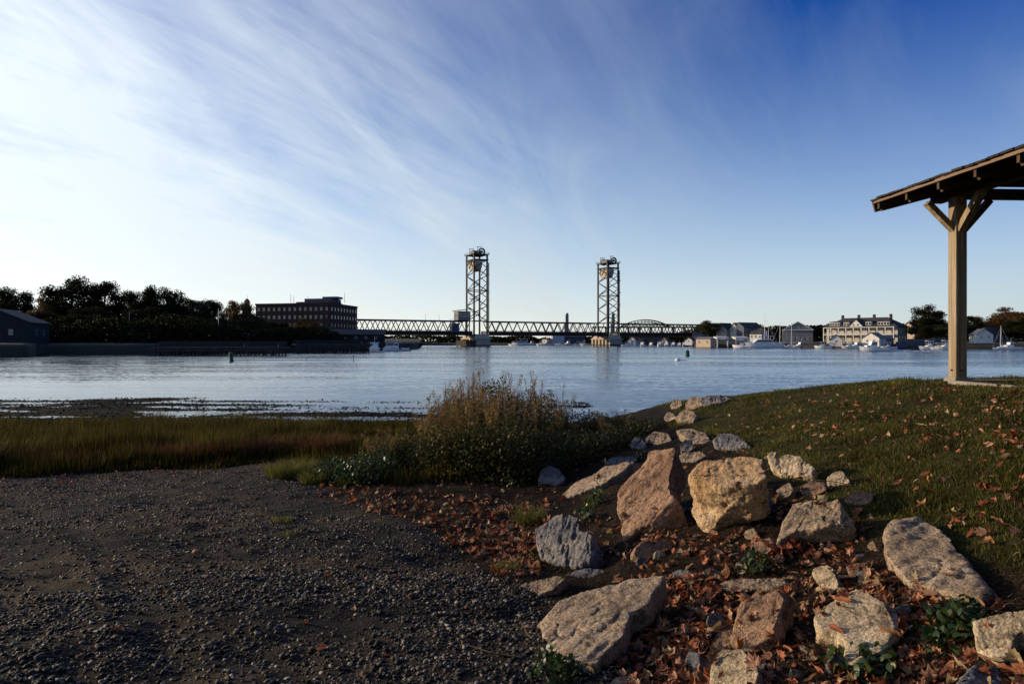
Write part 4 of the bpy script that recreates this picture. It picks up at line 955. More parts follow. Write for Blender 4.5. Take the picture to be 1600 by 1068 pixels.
# (bow direction az in degrees clockwise from the view direction; -90 points left)
MG = 'boats moored along the right shore'; BG = 'boats moored beneath the bridge'
mv = boat('work', 1366, 213, -84, 'white cabin boat under way in open water, bow to the left, foaming wake', 1.0)
boat('cruiser', 1192, 338, -92, 'largest white motor cruiser, moored under the tallest mast', 1.65, MG)
boat('skiff', 1160, 340, -70, 'small white motorboat left of the largest cruiser', 1.5, MG)
boat('skiff', 1171, 344, -60, 'grey-white motorboat squeezed between the small one and the largest cruiser', 1.2, MG)
boat('yacht', 1197, 350, -98, 'sailboat with the tallest white mast behind the largest cruiser', 1.0, MG, mast=1.12)
boat('yacht', 1203, 352, -86, 'sailboat whose mast leans close right of the tallest', 1.0, MG, mast=.72)
boat('yacht', 1221, 346, -95, 'sailboat with the middle mast and tan furled sail', 1.0, MG, mast=.86)
boat('yacht', 1239, 344, -90, 'sailboat with the rightmost mast of the row', 1.0, MG, mast=.84)
boat('work', 1252, 342, -100, 'low cabin boat moored right of the mast row', .9, MG)
boat('work', 1212, 340, -80, 'cabin boat half hidden between the mast row sailboats', .8, MG)
boat('skiff', 1286, 322, -75, 'small white motorboat out from the dock before the inn left end', 1.2, MG)
boat('work', 1341, 306, -95, 'cabin boat moored between the boathouse and the white shed', .9, MG)
boat('skiff', 1328, 305, -90, 'low white motorboat at the foot of the inn garden', 1.2, MG)
boat('skiff', 1388, 300, -90, 'white motorboat just right of the white shed', 1.1, MG)
boat('skiff', 1453, 262, -92, 'long white motorboat moored left of the shelter post', 1.35, MG)
boat('skiff', 1467, 258, -88, 'white motorboat with raised console next to the shelter post', 1.0, MG)
boat('skiff', 1479, 254, -90, 'white motorboat partly hidden by the shelter post', 1.4, MG)
boat('yacht', 1566, 262, -94, 'small sailboat with one short mast right of the shelter post', .72, MG, mast=.82)
boat('work', 1580, 270, -90, 'low dark-sided boat by the stone landing at the right edge', .9, MG)
boat('cruiser', 816, 540, -86, 'long white cruiser moored beneath the lift span', 1.5, BG)
for k, (px, kd, d, az, s, lb) in enumerate([
        (802, 'skiff', 545, -70, 1.3, 'small white boat left of the long cruiser beneath the lift span'),
        (832, 'work', 548, -100, 1.1, 'white cabin boat right of the long cruiser beneath the lift span'),
        (846, 'skiff', 540, -60, 1.4, 'white motorboat below the low cream shed'),
        (858, 'cruiser', 538, -95, 1.0, 'white cruiser in front of the white warehouse beneath the span'),
        (875, 'skiff', 535, -80, 1.5, 'white motorboat right of the white warehouse beneath the span'),
        (889, 'work', 532, -110, 1.1, 'cabin boat before the middle of the long grey warehouse'),
        (903, 'cruiser', 530, -90, .8, 'small cruiser before the right end of the long grey warehouse'),
        (913, 'work', 528, -75, 1.1, 'cabin boat just left of the sunlit bridge pier'),
        (979, 'skiff', 455, -80, 1.2, 'small boat close behind the right bridge pier'),
        (1004, 'work', 440, -150, .9, 'leftmost of the row of white boats right of the bridge pier'),
        (1018, 'work', 436, -140, .8, 'second of the row of white boats right of the bridge pier'),
        (1031, 'work', 430, -155, 1.0, 'tall white boat before the small tan cottage'),
        (1042, 'work', 428, -150, .9, 'white boat just right of the small tan cottage'),
        (1053, 'work', 426, -145, .9, 'third from the right in the row of white boats'),
        (1062, 'work', 424, -150, .8, 'second from the right in the row of white boats'),
        (1070, 'work', 422, -150, .9, 'rightmost of the row of white boats by the gabled shed'),
        (585, 'work', 208, -40, .9, 'blue-shadowed white boat at the end of the timber wharf'),
        (620, 'work', 222, -100, .9, 'white boat at the low landing under the left bridge span'),
        (608, 'skiff', 219, -80, 1.1, 'small boat beside the low landing under the left bridge span')]):
    boat(kd, px, d, az, lb, s, BG)
# wake behind the moving boat
V, F = [], []
for k in range(26):
    t = k / 25; x = 4.6 + 22 * t; w = .5 + 2.4 * t; h = (.42 * (1 - t) + .03) * (.5 + rng.random())
    V += [(x, -w * .5, .0), (x, -w * .18 + rng.uniform(-.2, .2), h), (x, w * .2 + rng.uniform(-.2, .2), h * .7), (x, w * .5, .0)]
F = [(4 * k + j, 4 * k + 4 + j, 4 * k + 5 + j, 4 * k + 1 + j) for k in range(25) for j in range(3)]
wk = MB(); wk.add(V, F); M['foam'] = mat('foam', [(.35, .38, .42), (.8, .82, .84)], 3, .8)
w = wk.build('boat_wake', M['foam']); w.location = (X(1366, 213), 213, .02); w.rotation_euler = (0, 0, R(-2)); tag(w, 'white foam wake behind the moving boat', 'wake', kind='stuff')

# buoys and a stake
def can_buoy(px, py, dpx, hpx, label, mt, pole=False):
    d = EYE * FPX / (py - 534); r = dpx / 2 / FPX * d; h = hpx / FPX * d
    o = empty('can_buoy', (X(px, d), d, 0), .3); tag(o, label, 'buoy', 'channel buoys'); o.rotation_euler = (R(3), R(-4), 0)
    MB().lathe((0, 0, 0), [(r * .9, -.4), (r, 0), (r, h * .12), (r * .82, h * .2), (r * .8, h * .92), (r * .6, h * .96), (r * .58, h)], 14).build('body', M[mt], o, False)
    MB().lathe((0, 0, 0), [(r * .84, h * .55), (r * .86, h * .56), (r * .86, h * .66), (r * .84, h * .67)], 14).build('band', M['black'], o)
    MB().bar((-r * .3, 0, h), (r * .3, 0, h + r * .35), r * .1).build('lifting_eye', M['black'], o)
can_buoy(361.5, 564, 7.5, 14, 'green can buoy floating left, before the long timber wharf', 'buoygreen')
can_buoy(1074.5, 556, 7.5, 9, 'dark green can buoy floating right of the right bridge pier', 'buoygreen')
d = EYE * FPX / (563 - 534); o = empty('mooring_ball', (X(1059, d), d, 0)); tag(o, 'pale mooring ball low in the water near the right can buoy', 'buoy')
MB().lathe((0, 0, 0), [(.05, -.3), (.35, -.22), (.47, 0), (.42, .2), (.25, .36), (.06, .42)], 14).build('ball', M['buoywhite'], o, True); MB().tube((0, 0, .4), (0, 0, .56), .05, .04, 6).build('ring_post', M['black'], o)
MB().box((.9, .1, .04), (.9, .16, .1)).build('pick_up_line', M['black'], o)
d = EYE * FPX / (564 - 534); o = empty('marker_stake', (X(553, d), d, 0)); tag(o, 'thin dark marker stake leaning in the water', 'stake')
MB().tube((0, 0, -1), (-.08, 0, .85), .055, .045, 7).build('shaft', M['wharf'], o); MB().box((-.09, 0, .8), (.16, .05, .16)).build('tip_plate', M['black'], o)
# ------------------------------------------------------------------ picnic shelter on the lawn
M['timber'] = mat('weathered post timber', [(.11, .078, .048), (.25, .19, .12), (.34, .265, .18), (.50, .41, .31)], 3.4, .88, .9, 18, stretch=(6, 6, .22), detail=10, bdist=.012)
M['timber_dark'] = mat('brown stained timber', [(.055, .035, .022), (.10, .066, .042)], 3.0, .85, .4, 16, stretch=(1, 5, 5), bdist=.006)
M['trim'] = mat('pale trim board', [(.16, .105, .07), (.25, .175, .12)], 3.0, .8, stretch=(5, .4, 5))
M['shingle'] = mat('asphalt shingle', [(.022, .021, .02), (.05, .046, .042)], src='object', rough=.95, jitter=.3, scale=40, bump=.5, bscale=120, bdist=.004)
M['pad'] = mat('concrete pad', [(.20, .175, .145), (.30, .265, .22)], 2.5, .9, .3, 30, bdist=.006)
def shelter():
    px, py, pz = 6.2, 9.5, 2.45
    o = empty('picnic_shelter', (px, py, pz), R(3.0)); tag(o, 'open timber picnic shelter with shingled roof at the right edge of the lawn', 'shelter')
    W, NEAR, FAR, EX = 6.0, -5.9, .6, -.81; H = 2.56
    zr = lambda x: 5.0 - pz + .05 + (x - EX) * .27      # underside of the roof deck
    for x in (0, W):
        for y in (0, -5.3):
            t = MB(); s = .08
            t.extrude([(x - s, y - s, -.3), (x + s, y - s, -.3), (x + s, y + s, -.3), (x - s, y + s, -.3)], (0, 0, H + .3)); p = t.build('post', M['timber'], o)
            bv = p.modifiers.new('bevel', 'BEVEL'); bv.width = .008; bv.segments = 2
            MB().box((x, y, .03), (.24, .24, .05), top=.9).build('post_foot', M['pad'], p)
            for bz in (H - .40, H - .10, .16):
                for bx, by in ((-.082, 0), (0, -.082)): MB().tube((x + bx, y + by, bz), (x + bx * 1.16, y + by * 1.16, bz), .014, .013, 8).build('bolt', M['black'], p)
    for x, sg in ((0, 1), (W, -1)):
        MB().box((x, (NEAR + FAR) / 2, H + .10), (.17, FAR - NEAR - .3, .2)).build('plate_beam', M['timber_dark'], o)
        for y, dirs in ((0, (-1,)), (-5.3, (1,))):
            for dy in dirs: MB().bar((x, y + dy * .06, H - .46), (x, y + dy * .50, H + .04), .085, .10, up=(1, 0, 0)).build('brace', M['timber'], o)
            MB().bar((x - sg * .05, y, H - .46), (x - sg * .44, y, H - .08), .075, .09, up=(0, 1, 0)).build('brace', M['timber'], o)
            MB().bar((x + sg * .08, y, H - .46), (x + sg * .46, y, H - .04), .075, .09, up=(0, 1, 0)).build('brace', M['timber_dark'], o)
    for y in (0, -5.3):
        MB().box((W / 2, y, H + .045), (W - .2, .14, .13)).build('tie_beam', M['timber_dark'], o)
        MB().box((W / 2, y + .02, H + .22), (W * .86, .10, .11)).build('collar_beam', M['timber_dark'], o)
    ys = [FAR - .07 - .645 * k for k in range(11)]
    for k, y in enumerate(ys):
        for sg in (0, 1):
            a = (EX + .03, y, zr(EX + .03) - .075); b = (W / 2, y, zr(W / 2) - .075)
            if sg: a = (W - a[0], y, a[2]); b = (W / 2, y, b[2])
            MB().bar(a, b, .045, .145).build('rafter', M['timber_dark'] if k else M['timber_dark'], o)
            if not sg: MB().bar((EX + .012, y, zr(EX) - .105), (EX + .012, y, zr(EX) - .022), .042, .03, up=(1, 0, 0)).build('rafter_end', M['timber_dark'], o)
    for sg in (0, 1):
        f = (lambda x: x) if not sg else (lambda x: W - x)
        d = MB(); d.extrude([(f(EX), NEAR, zr(EX)), (f(W / 2), NEAR, zr(W / 2)), (f(W / 2), FAR, zr(W / 2)), (f(EX), FAR, zr(EX))], (0, 0, .03)); d.build('roof_deck', M['timber_dark'], o)
        MB().box((f(EX - .022), (NEAR + FAR) / 2, zr(EX) + .006), (.03, FAR - NEAR, .045)).build('eave_trim', M['trim'], o)
        MB().bar((f(EX - .02), FAR + .022, zr(EX) - .055), (f(W / 2), FAR + .022, zr(W / 2) - .055), .032, .17).build('barge_board', M['timber_dark'], o)
        sh = []
        for q in range(4):
            m = MB(); w, l, t = .19, .24, .014
            j = [rng.uniform(-.012, .012) for _ in range(4)]
            m.add([(j[0], -w / 2, 0), (l, -w / 2, 0), (l, w / 2, 0), (j[1], w / 2, 0), (j[0] - .004, -w / 2 + .004, t + abs(j[2])), (l, -w / 2, t), (l, w / 2, t), (j[1], w / 2, t + abs(j[3]))],
                  [(0, 3, 2, 1), (4, 5, 6, 7), (0, 1, 5, 4), (1, 2, 6, 5), (2, 3, 7, 6), (3, 0, 4, 7)]); sh.append(m.mesh('shingle', M['shingle']))
        ang = math.atan(.27)
        for row in range(4 if not sg else 1):
            x0 = EX - .075 + .15 * row
            for k in range(34):
                y = NEAR + .08 + (FAR - NEAR + .04) / 34 * (k + (.5 if row % 2 else 0))
                s = obj('shingle', rng.choice(sh), o); s.location = (f(x0 + rng.uniform(-.012, .012)), y, zr(x0) + .040 + .007 * (row % 2) + rng.uniform(0, .012))
                s.rotation_euler = (rng.uniform(-.02, .02), -ang - rng.uniform(.0, .05), rng.uniform(-.03, .03)) if not sg else (0, -ang, math.pi)
        u = MB(); xx = EX + .45 if not sg else EX + .1
        u.extrude([(f(xx), NEAR, zr(xx) + .042), (f(W / 2), NEAR, zr(W / 2) + .042), (f(W / 2), FAR + .03, zr(W / 2) + .042), (f(xx), FAR + .03, zr(xx) + .042)], (0, 0, .022)); u.build('roof_covering', M['shingle'], o)
    p = MB().box((-.11, -2.9, -.05), (.14, 5.7, .14)); p.box((W / 2, .12, -.05), (W, .14, .13)); p.box((W / 2 + .0, -2.9, -.09), (W - .1, 5.6, .08)); pad = p.build('concrete_pad', M['pad'], o)
    bv = pad.modifiers.new('bevel', 'BEVEL'); bv.width = .012; bv.segments = 2
shelter()

# ------------------------------------------------------------------ rocks
def rock_mat(name, a, b, c, spot, stain=.5, scale=2.2):
    m = mat(name, [a, b, c], scale, .92, 1.0, 30, detail=12, spec=.15, bdist=.026)
    nt = m.node_tree; N = nt.nodes; L = nt.links; bs = N['Principled BSDF']; src = bs.inputs['Base Color'].links[0].from_socket
    tc = N.new('ShaderNodeTexCoord')
    n = N.new('ShaderNodeTexNoise'); n.inputs['Scale'].default_value = 13; n.inputs['Detail'].default_value = 9; n.inputs['Roughness'].default_value = .72; L.new(tc.outputs['Object'], n.inputs['Vector'])
    r = N.new('ShaderNodeMapRange'); L.new(n.outputs['Fac'], r.inputs[0]); r.inputs[1].default_value = .50; r.inputs[2].default_value = .62; r.inputs[4].default_value = .88
    mx = N.new('ShaderNodeMix'); mx.data_type = 'RGBA'; L.new(r.outputs[0], mx.inputs[0]); L.new(src, mx.inputs[6]); mx.inputs[7].default_value = (*spot, 1)
    n2 = N.new('ShaderNodeTexNoise'); n2.inputs['Scale'].default_value = 90; n2.inputs['Detail'].default_value = 4; L.new(tc.outputs['Object'], n2.inputs['Vector'])
    n3 = N.new('ShaderNodeTexNoise'); n3.inputs['Scale'].default_value = 4.5; n3.inputs['Detail'].default_value = 7; n3.inputs['Roughness'].default_value = .65; n3.inputs['Distortion'].default_value = .6; L.new(tc.outputs['Object'], n3.inputs['Vector'])
    r3 = N.new('ShaderNodeMapRange'); L.new(n3.outputs['Fac'], r3.inputs[0]); r3.inputs[1].default_value = .53; r3.inputs[2].default_value = .72; r3.inputs[4].default_value = stain
    m3 = N.new('ShaderNodeMix'); m3.data_type = 'RGBA'; L.new(r3.outputs[0], m3.inputs[0]); L.new(mx.outputs[2], m3.inputs[6]); m3.inputs[7].default_value = (.30, .135, .045, 1)   # iron stain
    n4 = N.new('ShaderNodeTexNoise'); n4.inputs['Scale'].default_value = 7.5; n4.inputs['Detail'].default_value = 8; n4.inputs['Roughness'].default_value = .7; L.new(tc.outputs['Object'], n4.inputs['Vector'])
    r4 = N.new('ShaderNodeMapRange'); L.new(n4.outputs['Fac'], r4.inputs[0]); r4.inputs[1].default_value = .60; r4.inputs[2].default_value = .70; r4.inputs[4].default_value = .7
    m4 = N.new('ShaderNodeMix'); m4.data_type = 'RGBA'; L.new(r4.outputs[0], m4.inputs[0]); L.new(m3.outputs[2], m4.inputs[6]); m4.inputs[7].default_value = (.42, .39, .33, 1)      # pale lichen crust
    hs = N.new('ShaderNodeHueSaturation'); r2 = N.new('ShaderNodeMapRange'); L.new(n2.outputs['Fac'], r2.inputs[0]); r2.inputs[1].default_value = .3; r2.inputs[2].default_value = .7; r2.inputs[3].default_value = .45; r2.inputs[4].default_value = 1.5
    L.new(r2.outputs[0], hs.inputs['Value']); L.new(m4.outputs[2], hs.inputs['Color']); L.new(hs.outputs[0], bs.inputs['Base Color']); return m
M['r_tan'] = rock_mat('tan granite', (0.218, 0.160, 0.109), (0.346, 0.262, 0.186), (0.461, 0.365, 0.262), (.075, .058, .045))
M['r_pink'] = rock_mat('pinkish granite', (0.192, 0.113, 0.074), (0.301, 0.186, 0.122), (0.410, 0.275, 0.186), (.08, .052, .04))
M['r_orange'] = rock_mat('rust stained rock', (0.307, 0.179, 0.087), (0.461, 0.307, 0.166), (0.589, 0.448, 0.294), (.09, .07, .055), .85)
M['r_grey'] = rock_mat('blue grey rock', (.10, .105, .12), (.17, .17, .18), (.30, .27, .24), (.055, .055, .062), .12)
M['r_pale'] = rock_mat('pale rock', (0.307, 0.237, 0.154), (0.461, 0.371, 0.256), (0.602, 0.499, 0.358), (.11, .085, .06))
TMP = []
def rock(label, faces, mt, name='rock', rough=1.0, group='riprap rocks'):
    """faces: (pixel outline, anchor (px, py, height over ground), normal, thickness) - slabs that merge into one stone"""
    mb = MB(); cen = Vector(); cnt = 0; n0 = None
    for poly, anc, nrm, th in faces:
        a = G(anc[0], anc[1], max(0, anc[2] - .02)); n = Vector(nrm).normalized(); n0 = n0 or n
        ring = []
        for (px, py) in poly:
            d = Vector(((px - 800) / FPX, 1.0, -(py - 534) / FPX)); o = Vector((0, 0, EYE)); den = d.dot(n)
            t = (a - o).dot(n) / den
            t = min(max(t, a.y * .72), a.y * 1.4); ring.append(o + d * t)
        c = sum(ring, Vector()) / len(ring); k = len(ring)
        inset = [p + (c - p) * .0 for p in ring]; th *= .8; mid = [c + (p - c) * 1.02 - n * (th * .35) - Vector((0, 0, th * .10)) for p in ring]
        low = [c + (p - c) * .98 - n * (th * .7) - Vector((0, 0, th * .40)) for p in ring]
        base = len(mb.V); mb.V += [tuple(p) for p in inset + mid + low]
        for r in range(2):
            for i in range(k): mb.F.append((base + r * k + i, base + r * k + (i + 1) % k, base + (r + 1) * k + (i + 1) % k, base + (r + 1) * k + i))
        mb.F.append(tuple(base + i for i in range(k - 1, -1, -1))); mb.F.append(tuple(base + 2 * k + i for i in range(k)))
        cen += c; cnt += 1
    cen /= cnt
    o = bpy.data.objects.new('tmp', mb.mesh('tmp', None)); COL.objects.link(o)
    dim = max(o.dimensions); r = o.modifiers.new('r', 'REMESH'); r.mode = 'VOXEL'; r.voxel_size = max(.0065, dim / (78 if dim > .5 else 56)); r.use_smooth_shade = True
    TMP.append((o, label, M[mt], name, n0, cen, dim, rough, group))
UP = (-.30, -.28, .91)
rock('big pinkish slab standing tilted in the middle of the heap', [([(1015, 702), (1041, 693), (1056, 699), (1052, 725), (1046, 746), (1048, 770), (1058, 786), (1052, 801), (1023, 817), (1007, 822), (993, 830), (978, 847), (972, 828), (963, 796), (965, 773), (968, 757), (983, 744), (999, 727), (1010, 716)], (985, 835, .06), (-.58, -.42, .70), .34)], 'r_pink')
rock('large jagged rust-stained rock right of the pinkish slab', [
    ([(1073, 731), (1087, 719), (1115, 719), (1149, 710), (1188, 703), (1193, 712), (1191, 728), (1198, 746), (1185, 754), (1167, 758), (1140, 760), (1105, 757), (1082, 748)], (1150, 757, .36), (-.35, -.33, .88), .36),
    ([(1088, 762), (1108, 752), (1158, 755), (1151, 783), (1138, 794), (1126, 807), (1115, 820), (1093, 830), (1079, 800)], (1098, 826, .06), (-.78, -.34, .52), .40)], 'r_orange', rough=.85)
rock('rounded tan boulder with an overhanging dark face beside the lawn', [([(1226, 798), (1232, 788), (1246, 784), (1262, 781), (1285, 780), (1310, 781), (1322, 795), (1334, 813), (1316, 817), (1299, 819), (1278, 826), (1246, 828), (1222, 842), (1214, 858), (1208, 858), (1210, 843), (1219, 826)], (1216, 852, .05), (-.42, -.36, .83), .32)], 'r_tan')
rock('small pale upright stone casting a dark shadow, centre of the heap', [([(1267, 893), (1271, 884), (1285, 880), (1293, 885), (1302, 893), (1312, 907), (1310, 920), (1302, 927), (1288, 921), (1281, 913), (1271, 902)], (1298, 925, .02), (-.72, -.48, .5), .13)], 'r_pale')
rock('grey ridged flat slab half in shadow beside the grass', [([(1389, 829), (1397, 812), (1431, 808), (1462, 820), (1487, 840), (1513, 874), (1535, 913), (1549, 927), (1530, 936), (1473, 924), (1431, 907), (1417, 905), (1381, 862)], (1480, 915, .06), (-.17, -.05, .98), .17)], 'r_tan', rough=1.1)
rock('pale smooth-topped stone at lower right with an orange leaf', [([(1270, 961), (1291, 945), (1313, 931), (1338, 920), (1358, 924), (1375, 938), (1395, 944), (1406, 964), (1410, 975), (1397, 989), (1381, 1014), (1347, 1034), (1327, 1040), (1319, 1028), (1322, 1005), (1303, 988), (1285, 985), (1268, 981)], (1330, 1034, .06), (-.32, -.20, .92), .18)], 'r_pale', rough=.6)
rock('broad flat tan slab at the bottom beside the gravel', [([(832, 957), (840, 945), (875, 935), (912, 922), (950, 907), (987, 901), (1025, 896), (1039, 899), (1034, 910), (1020, 925), (1017, 940), (1000, 950), (985, 955), (982, 970), (975, 990), (960, 1005), (940, 1025), (935, 1037), (907, 1032), (882, 1027), (855, 1020), (841, 1012), (841, 995), (847, 980), (842, 967)], (900, 1028, .07), (-.24, -.09, .96), .17)], 'r_tan', rough=.8)
rock('blue-grey lumpy rock at the left of the heap among red leaves', [([(834, 820), (847, 811), (866, 802), (886, 799), (902, 807), (905, 828), (918, 830), (928, 843), (936, 859), (926, 877), (900, 885), (866, 883), (845, 870), (837, 849)], (880, 880, .05), (-.50, -.50, .70), .28)], 'r_grey', rough=1.3)
rock('long narrow tan slab lying behind the pinkish one', [([(876, 773), (886, 760), (905, 749), (926, 739), (947, 727), (962, 722), (978, 718), (987, 722), (975, 735), (947, 752), (930, 760), (905, 770), (880, 780)], (900, 772, .05), (-.42, -.12, .90), .26)], 'r_tan', rough=.7)
rock('pale knobbly rock at the lawn edge behind the rust-stained one', [([(1199, 711), (1210, 702), (1217, 713), (1231, 706), (1248, 713), (1262, 722), (1274, 730), (1268, 744), (1243, 743), (1217, 738), (1206, 727)], (1240, 742, .06), (-.50, -.42, .75), .26)], 'r_pale', rough=1.3)
rock('small tan wedge stone between the rust-stained rock and the boulder', [([(1208, 770), (1223, 758), (1234, 752), (1242, 764), (1233, 775), (1213, 780)], (1225, 776, .03), (-.5, -.45, .74), .14)], 'r_tan')
rock('small pale stone at the lawn edge capped with brown leaves', [([(1291, 746), (1302, 734), (1313, 733), (1324, 744), (1332, 754), (1307, 757), (1291, 758)], (1305, 757, .03), (-.5, -.42, .76), .15)], 'r_pale')
rock('low brown stone sunk in the grass edge right of the boulder', [([(1318, 774), (1345, 767), (1368, 771), (1360, 786), (1338, 788), (1322, 784)], (1345, 786, .03), (-.34, -.36, .87), .12)], 'r_pink')
rock('pale leaning stone cut by the bottom edge with a leaf shadow', [([(1107, 1085), (1109, 1050), (1113, 1030), (1124, 1016), (1146, 1005), (1158, 1012), (1170, 1025), (1184, 1040), (1186, 1052), (1178, 1075), (1170, 1095)], (1140, 1085, .04), (-.55, -.42, .72), .16)], 'r_pale', rough=.6)
rock('pinkish split rock right of centre at the bottom', [([(1140, 1008), (1148, 975), (1155, 950), (1163, 931), (1184, 933), (1212, 921), (1230, 921), (1228, 936), (1219, 958), (1219, 980), (1202, 1003), (1178, 1014)], (1178, 1010, .05), (-.52, -.38, .76), .24)], 'r_pink')
rock('flat tan stone spreading under the leaves beside the split rock', [([(1108, 1003), (1125, 985), (1148, 972), (1160, 985), (1160, 1006), (1135, 1018), (1112, 1014)], (1135, 1014, .03), (-.28, -.3, .91), .14)], 'r_pink', rough=.7)
rock('thin tan slab nearly buried in leaves above the split rock', [([(1110, 912), (1130, 905), (1180, 902), (1230, 903), (1236, 910), (1215, 917), (1180, 919), (1150, 920), (1120, 918)], (1170, 918, .05), (-.25, -.2, .95), .10)], 'r_tan')
rock('warm speckled rock cut by the right edge at the bottom', [([(1524, 964), (1552, 957), (1572, 952), (1625, 948), (1625, 985), (1588, 989), (1577, 1020), (1566, 1036), (1532, 1025), (1524, 998)], (1550, 1030, .04), (-.60, -.42, .68), .26)], 'r_pale', rough=1.3)
rock('dark flat rock cut by the bottom right corner', [([(1490, 1066), (1520, 1040), (1560, 1042), (1620, 1040), (1640, 1090), (1560, 1110), (1500, 1100)], (1540, 1090, .04), (.10, -.3, .95), .16)], 'r_grey')
rock('flat grey-white stone lying at the lawn edge up the heap', [([(1112, 681), (1130, 675), (1150, 678), (1165, 690), (1173, 698), (1150, 701), (1120, 698)], (1140, 700, .05), (-.30, -.32, .90), .16)], 'r_grey')
rock('low tan slab left of the flat grey-white stone', [([(1056, 672), (1074, 668), (1101, 675), (1112, 690), (1096, 694), (1074, 687)], (1088, 692, .04), (-.30, -.30, .90), .14)], 'r_tan')
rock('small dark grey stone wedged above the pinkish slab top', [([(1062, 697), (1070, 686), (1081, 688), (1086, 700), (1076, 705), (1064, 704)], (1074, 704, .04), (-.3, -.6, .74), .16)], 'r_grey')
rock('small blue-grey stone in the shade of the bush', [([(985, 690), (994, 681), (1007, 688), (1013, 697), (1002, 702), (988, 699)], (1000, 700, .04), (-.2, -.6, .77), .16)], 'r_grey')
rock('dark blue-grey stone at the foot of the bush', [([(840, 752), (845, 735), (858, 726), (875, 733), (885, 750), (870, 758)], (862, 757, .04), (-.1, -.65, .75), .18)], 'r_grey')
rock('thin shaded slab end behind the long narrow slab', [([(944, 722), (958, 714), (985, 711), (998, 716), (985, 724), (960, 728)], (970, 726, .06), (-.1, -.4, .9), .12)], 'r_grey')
rock('sunlit tan stone of the cluster where the lawn meets the water', [([(1054, 652), (1066, 641), (1082, 638), (1090, 647), (1083, 659), (1060, 664)], (1072, 660, .05), (-.55, -.5, .66), .26)], 'r_tan')
rock('knobbly stone at the top of the waterside cluster', [([(1070, 633), (1076, 622), (1088, 618), (1098, 622), (1100, 632), (1086, 638)], (1085, 637, .05), (-.55, -.5, .66), .26)], 'r_tan')
rock('leftmost small stone of the waterside cluster', [([(1047, 633), (1054, 623), (1063, 622), (1067, 631), (1060, 638), (1050, 638)], (1058, 637, .04), (-.55, -.5, .66), .24)], 'r_tan')
rock('flat dark stone at the right of the waterside cluster', [([(1092, 628), (1104, 617), (1130, 617), (1142, 622), (1130, 628), (1104, 632)], (1115, 630, .06), (-.3, -.4, .87), .2)], 'r_grey')
rock('small pale stone in front of the waterside cluster', [([(1036, 650), (1044, 643), (1054, 646), (1056, 654), (1044, 658)], (1046, 657, .04), (-.5, -.5, .7), .16)], 'r_pale')
rock('half-buried brown rock left of the broad flat slab', [([(800, 922), (822, 910), (848, 902), (872, 897), (884, 903), (868, 918), (838, 932), (812, 936)], (840, 930, .02), (-.28, -.26, .92), .10)], 'r_tan')
rock('brown stone tucked beneath the left side of the boulder', [([(1172, 852), (1186, 842), (1206, 838), (1212, 852), (1200, 864), (1180, 864)], (1192, 862, .03), (-.4, -.4, .8), .14)], 'r_pink')
rock('small tan stone cut by the bottom edge below the broad slab', [([(946, 1072), (962, 1056), (990, 1054), (1006, 1066), (1004, 1090), (960, 1094)], (976, 1088, .03), (-.4, -.4, .8), .14)], 'r_tan')
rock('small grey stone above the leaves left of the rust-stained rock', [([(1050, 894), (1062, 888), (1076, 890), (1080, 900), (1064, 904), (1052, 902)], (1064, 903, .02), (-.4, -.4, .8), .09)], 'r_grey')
rock('shadowed stone under the lower left of the pinkish slab', [([(984, 862), (1004, 846), (1040, 842), (1052, 856), (1030, 872), (1000, 874)], (1016, 872, .0), (.1, -.6, .8), .12)], 'r_pink')

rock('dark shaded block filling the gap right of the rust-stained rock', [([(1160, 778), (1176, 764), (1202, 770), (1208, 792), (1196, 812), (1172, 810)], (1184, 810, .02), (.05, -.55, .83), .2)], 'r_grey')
rock('small brown wedge below the knobbly rock on the lawn side', [([(1250, 760), (1266, 750), (1288, 753), (1292, 766), (1272, 774), (1254, 772)], (1270, 773, .02), (-.35, -.4, .85), .14)], 'r_pink')
rock('tan slab tip between the pinkish slab and the rust-stained rock top', [([(1058, 712), (1070, 706), (1096, 704), (1104, 712), (1088, 720), (1064, 722)], (1080, 720, .05), (-.3, -.3, .9), .12)], 'r_tan')
rock('flat brown stone in the leaves right of the small upright stone', [([(1322, 884), (1340, 876), (1368, 880), (1374, 892), (1350, 900), (1328, 896)], (1348, 898, .02), (-.25, -.28, .93), .10)], 'r_pink')
rock('narrow grey stone below the blue-grey lumpy rock', [([(880, 896), (900, 890), (938, 886), (946, 893), (920, 902), (892, 904)], (912, 902, .02), (-.25, -.28, .93), .10)], 'r_grey')
rock('weathered tan stone on the bank above the long narrow slab', [([(1008, 684), (1022, 674), (1044, 676), (1050, 688), (1030, 694), (1012, 693)], (1030, 693, .03), (-.4, -.4, .83), .16)], 'r_tan')

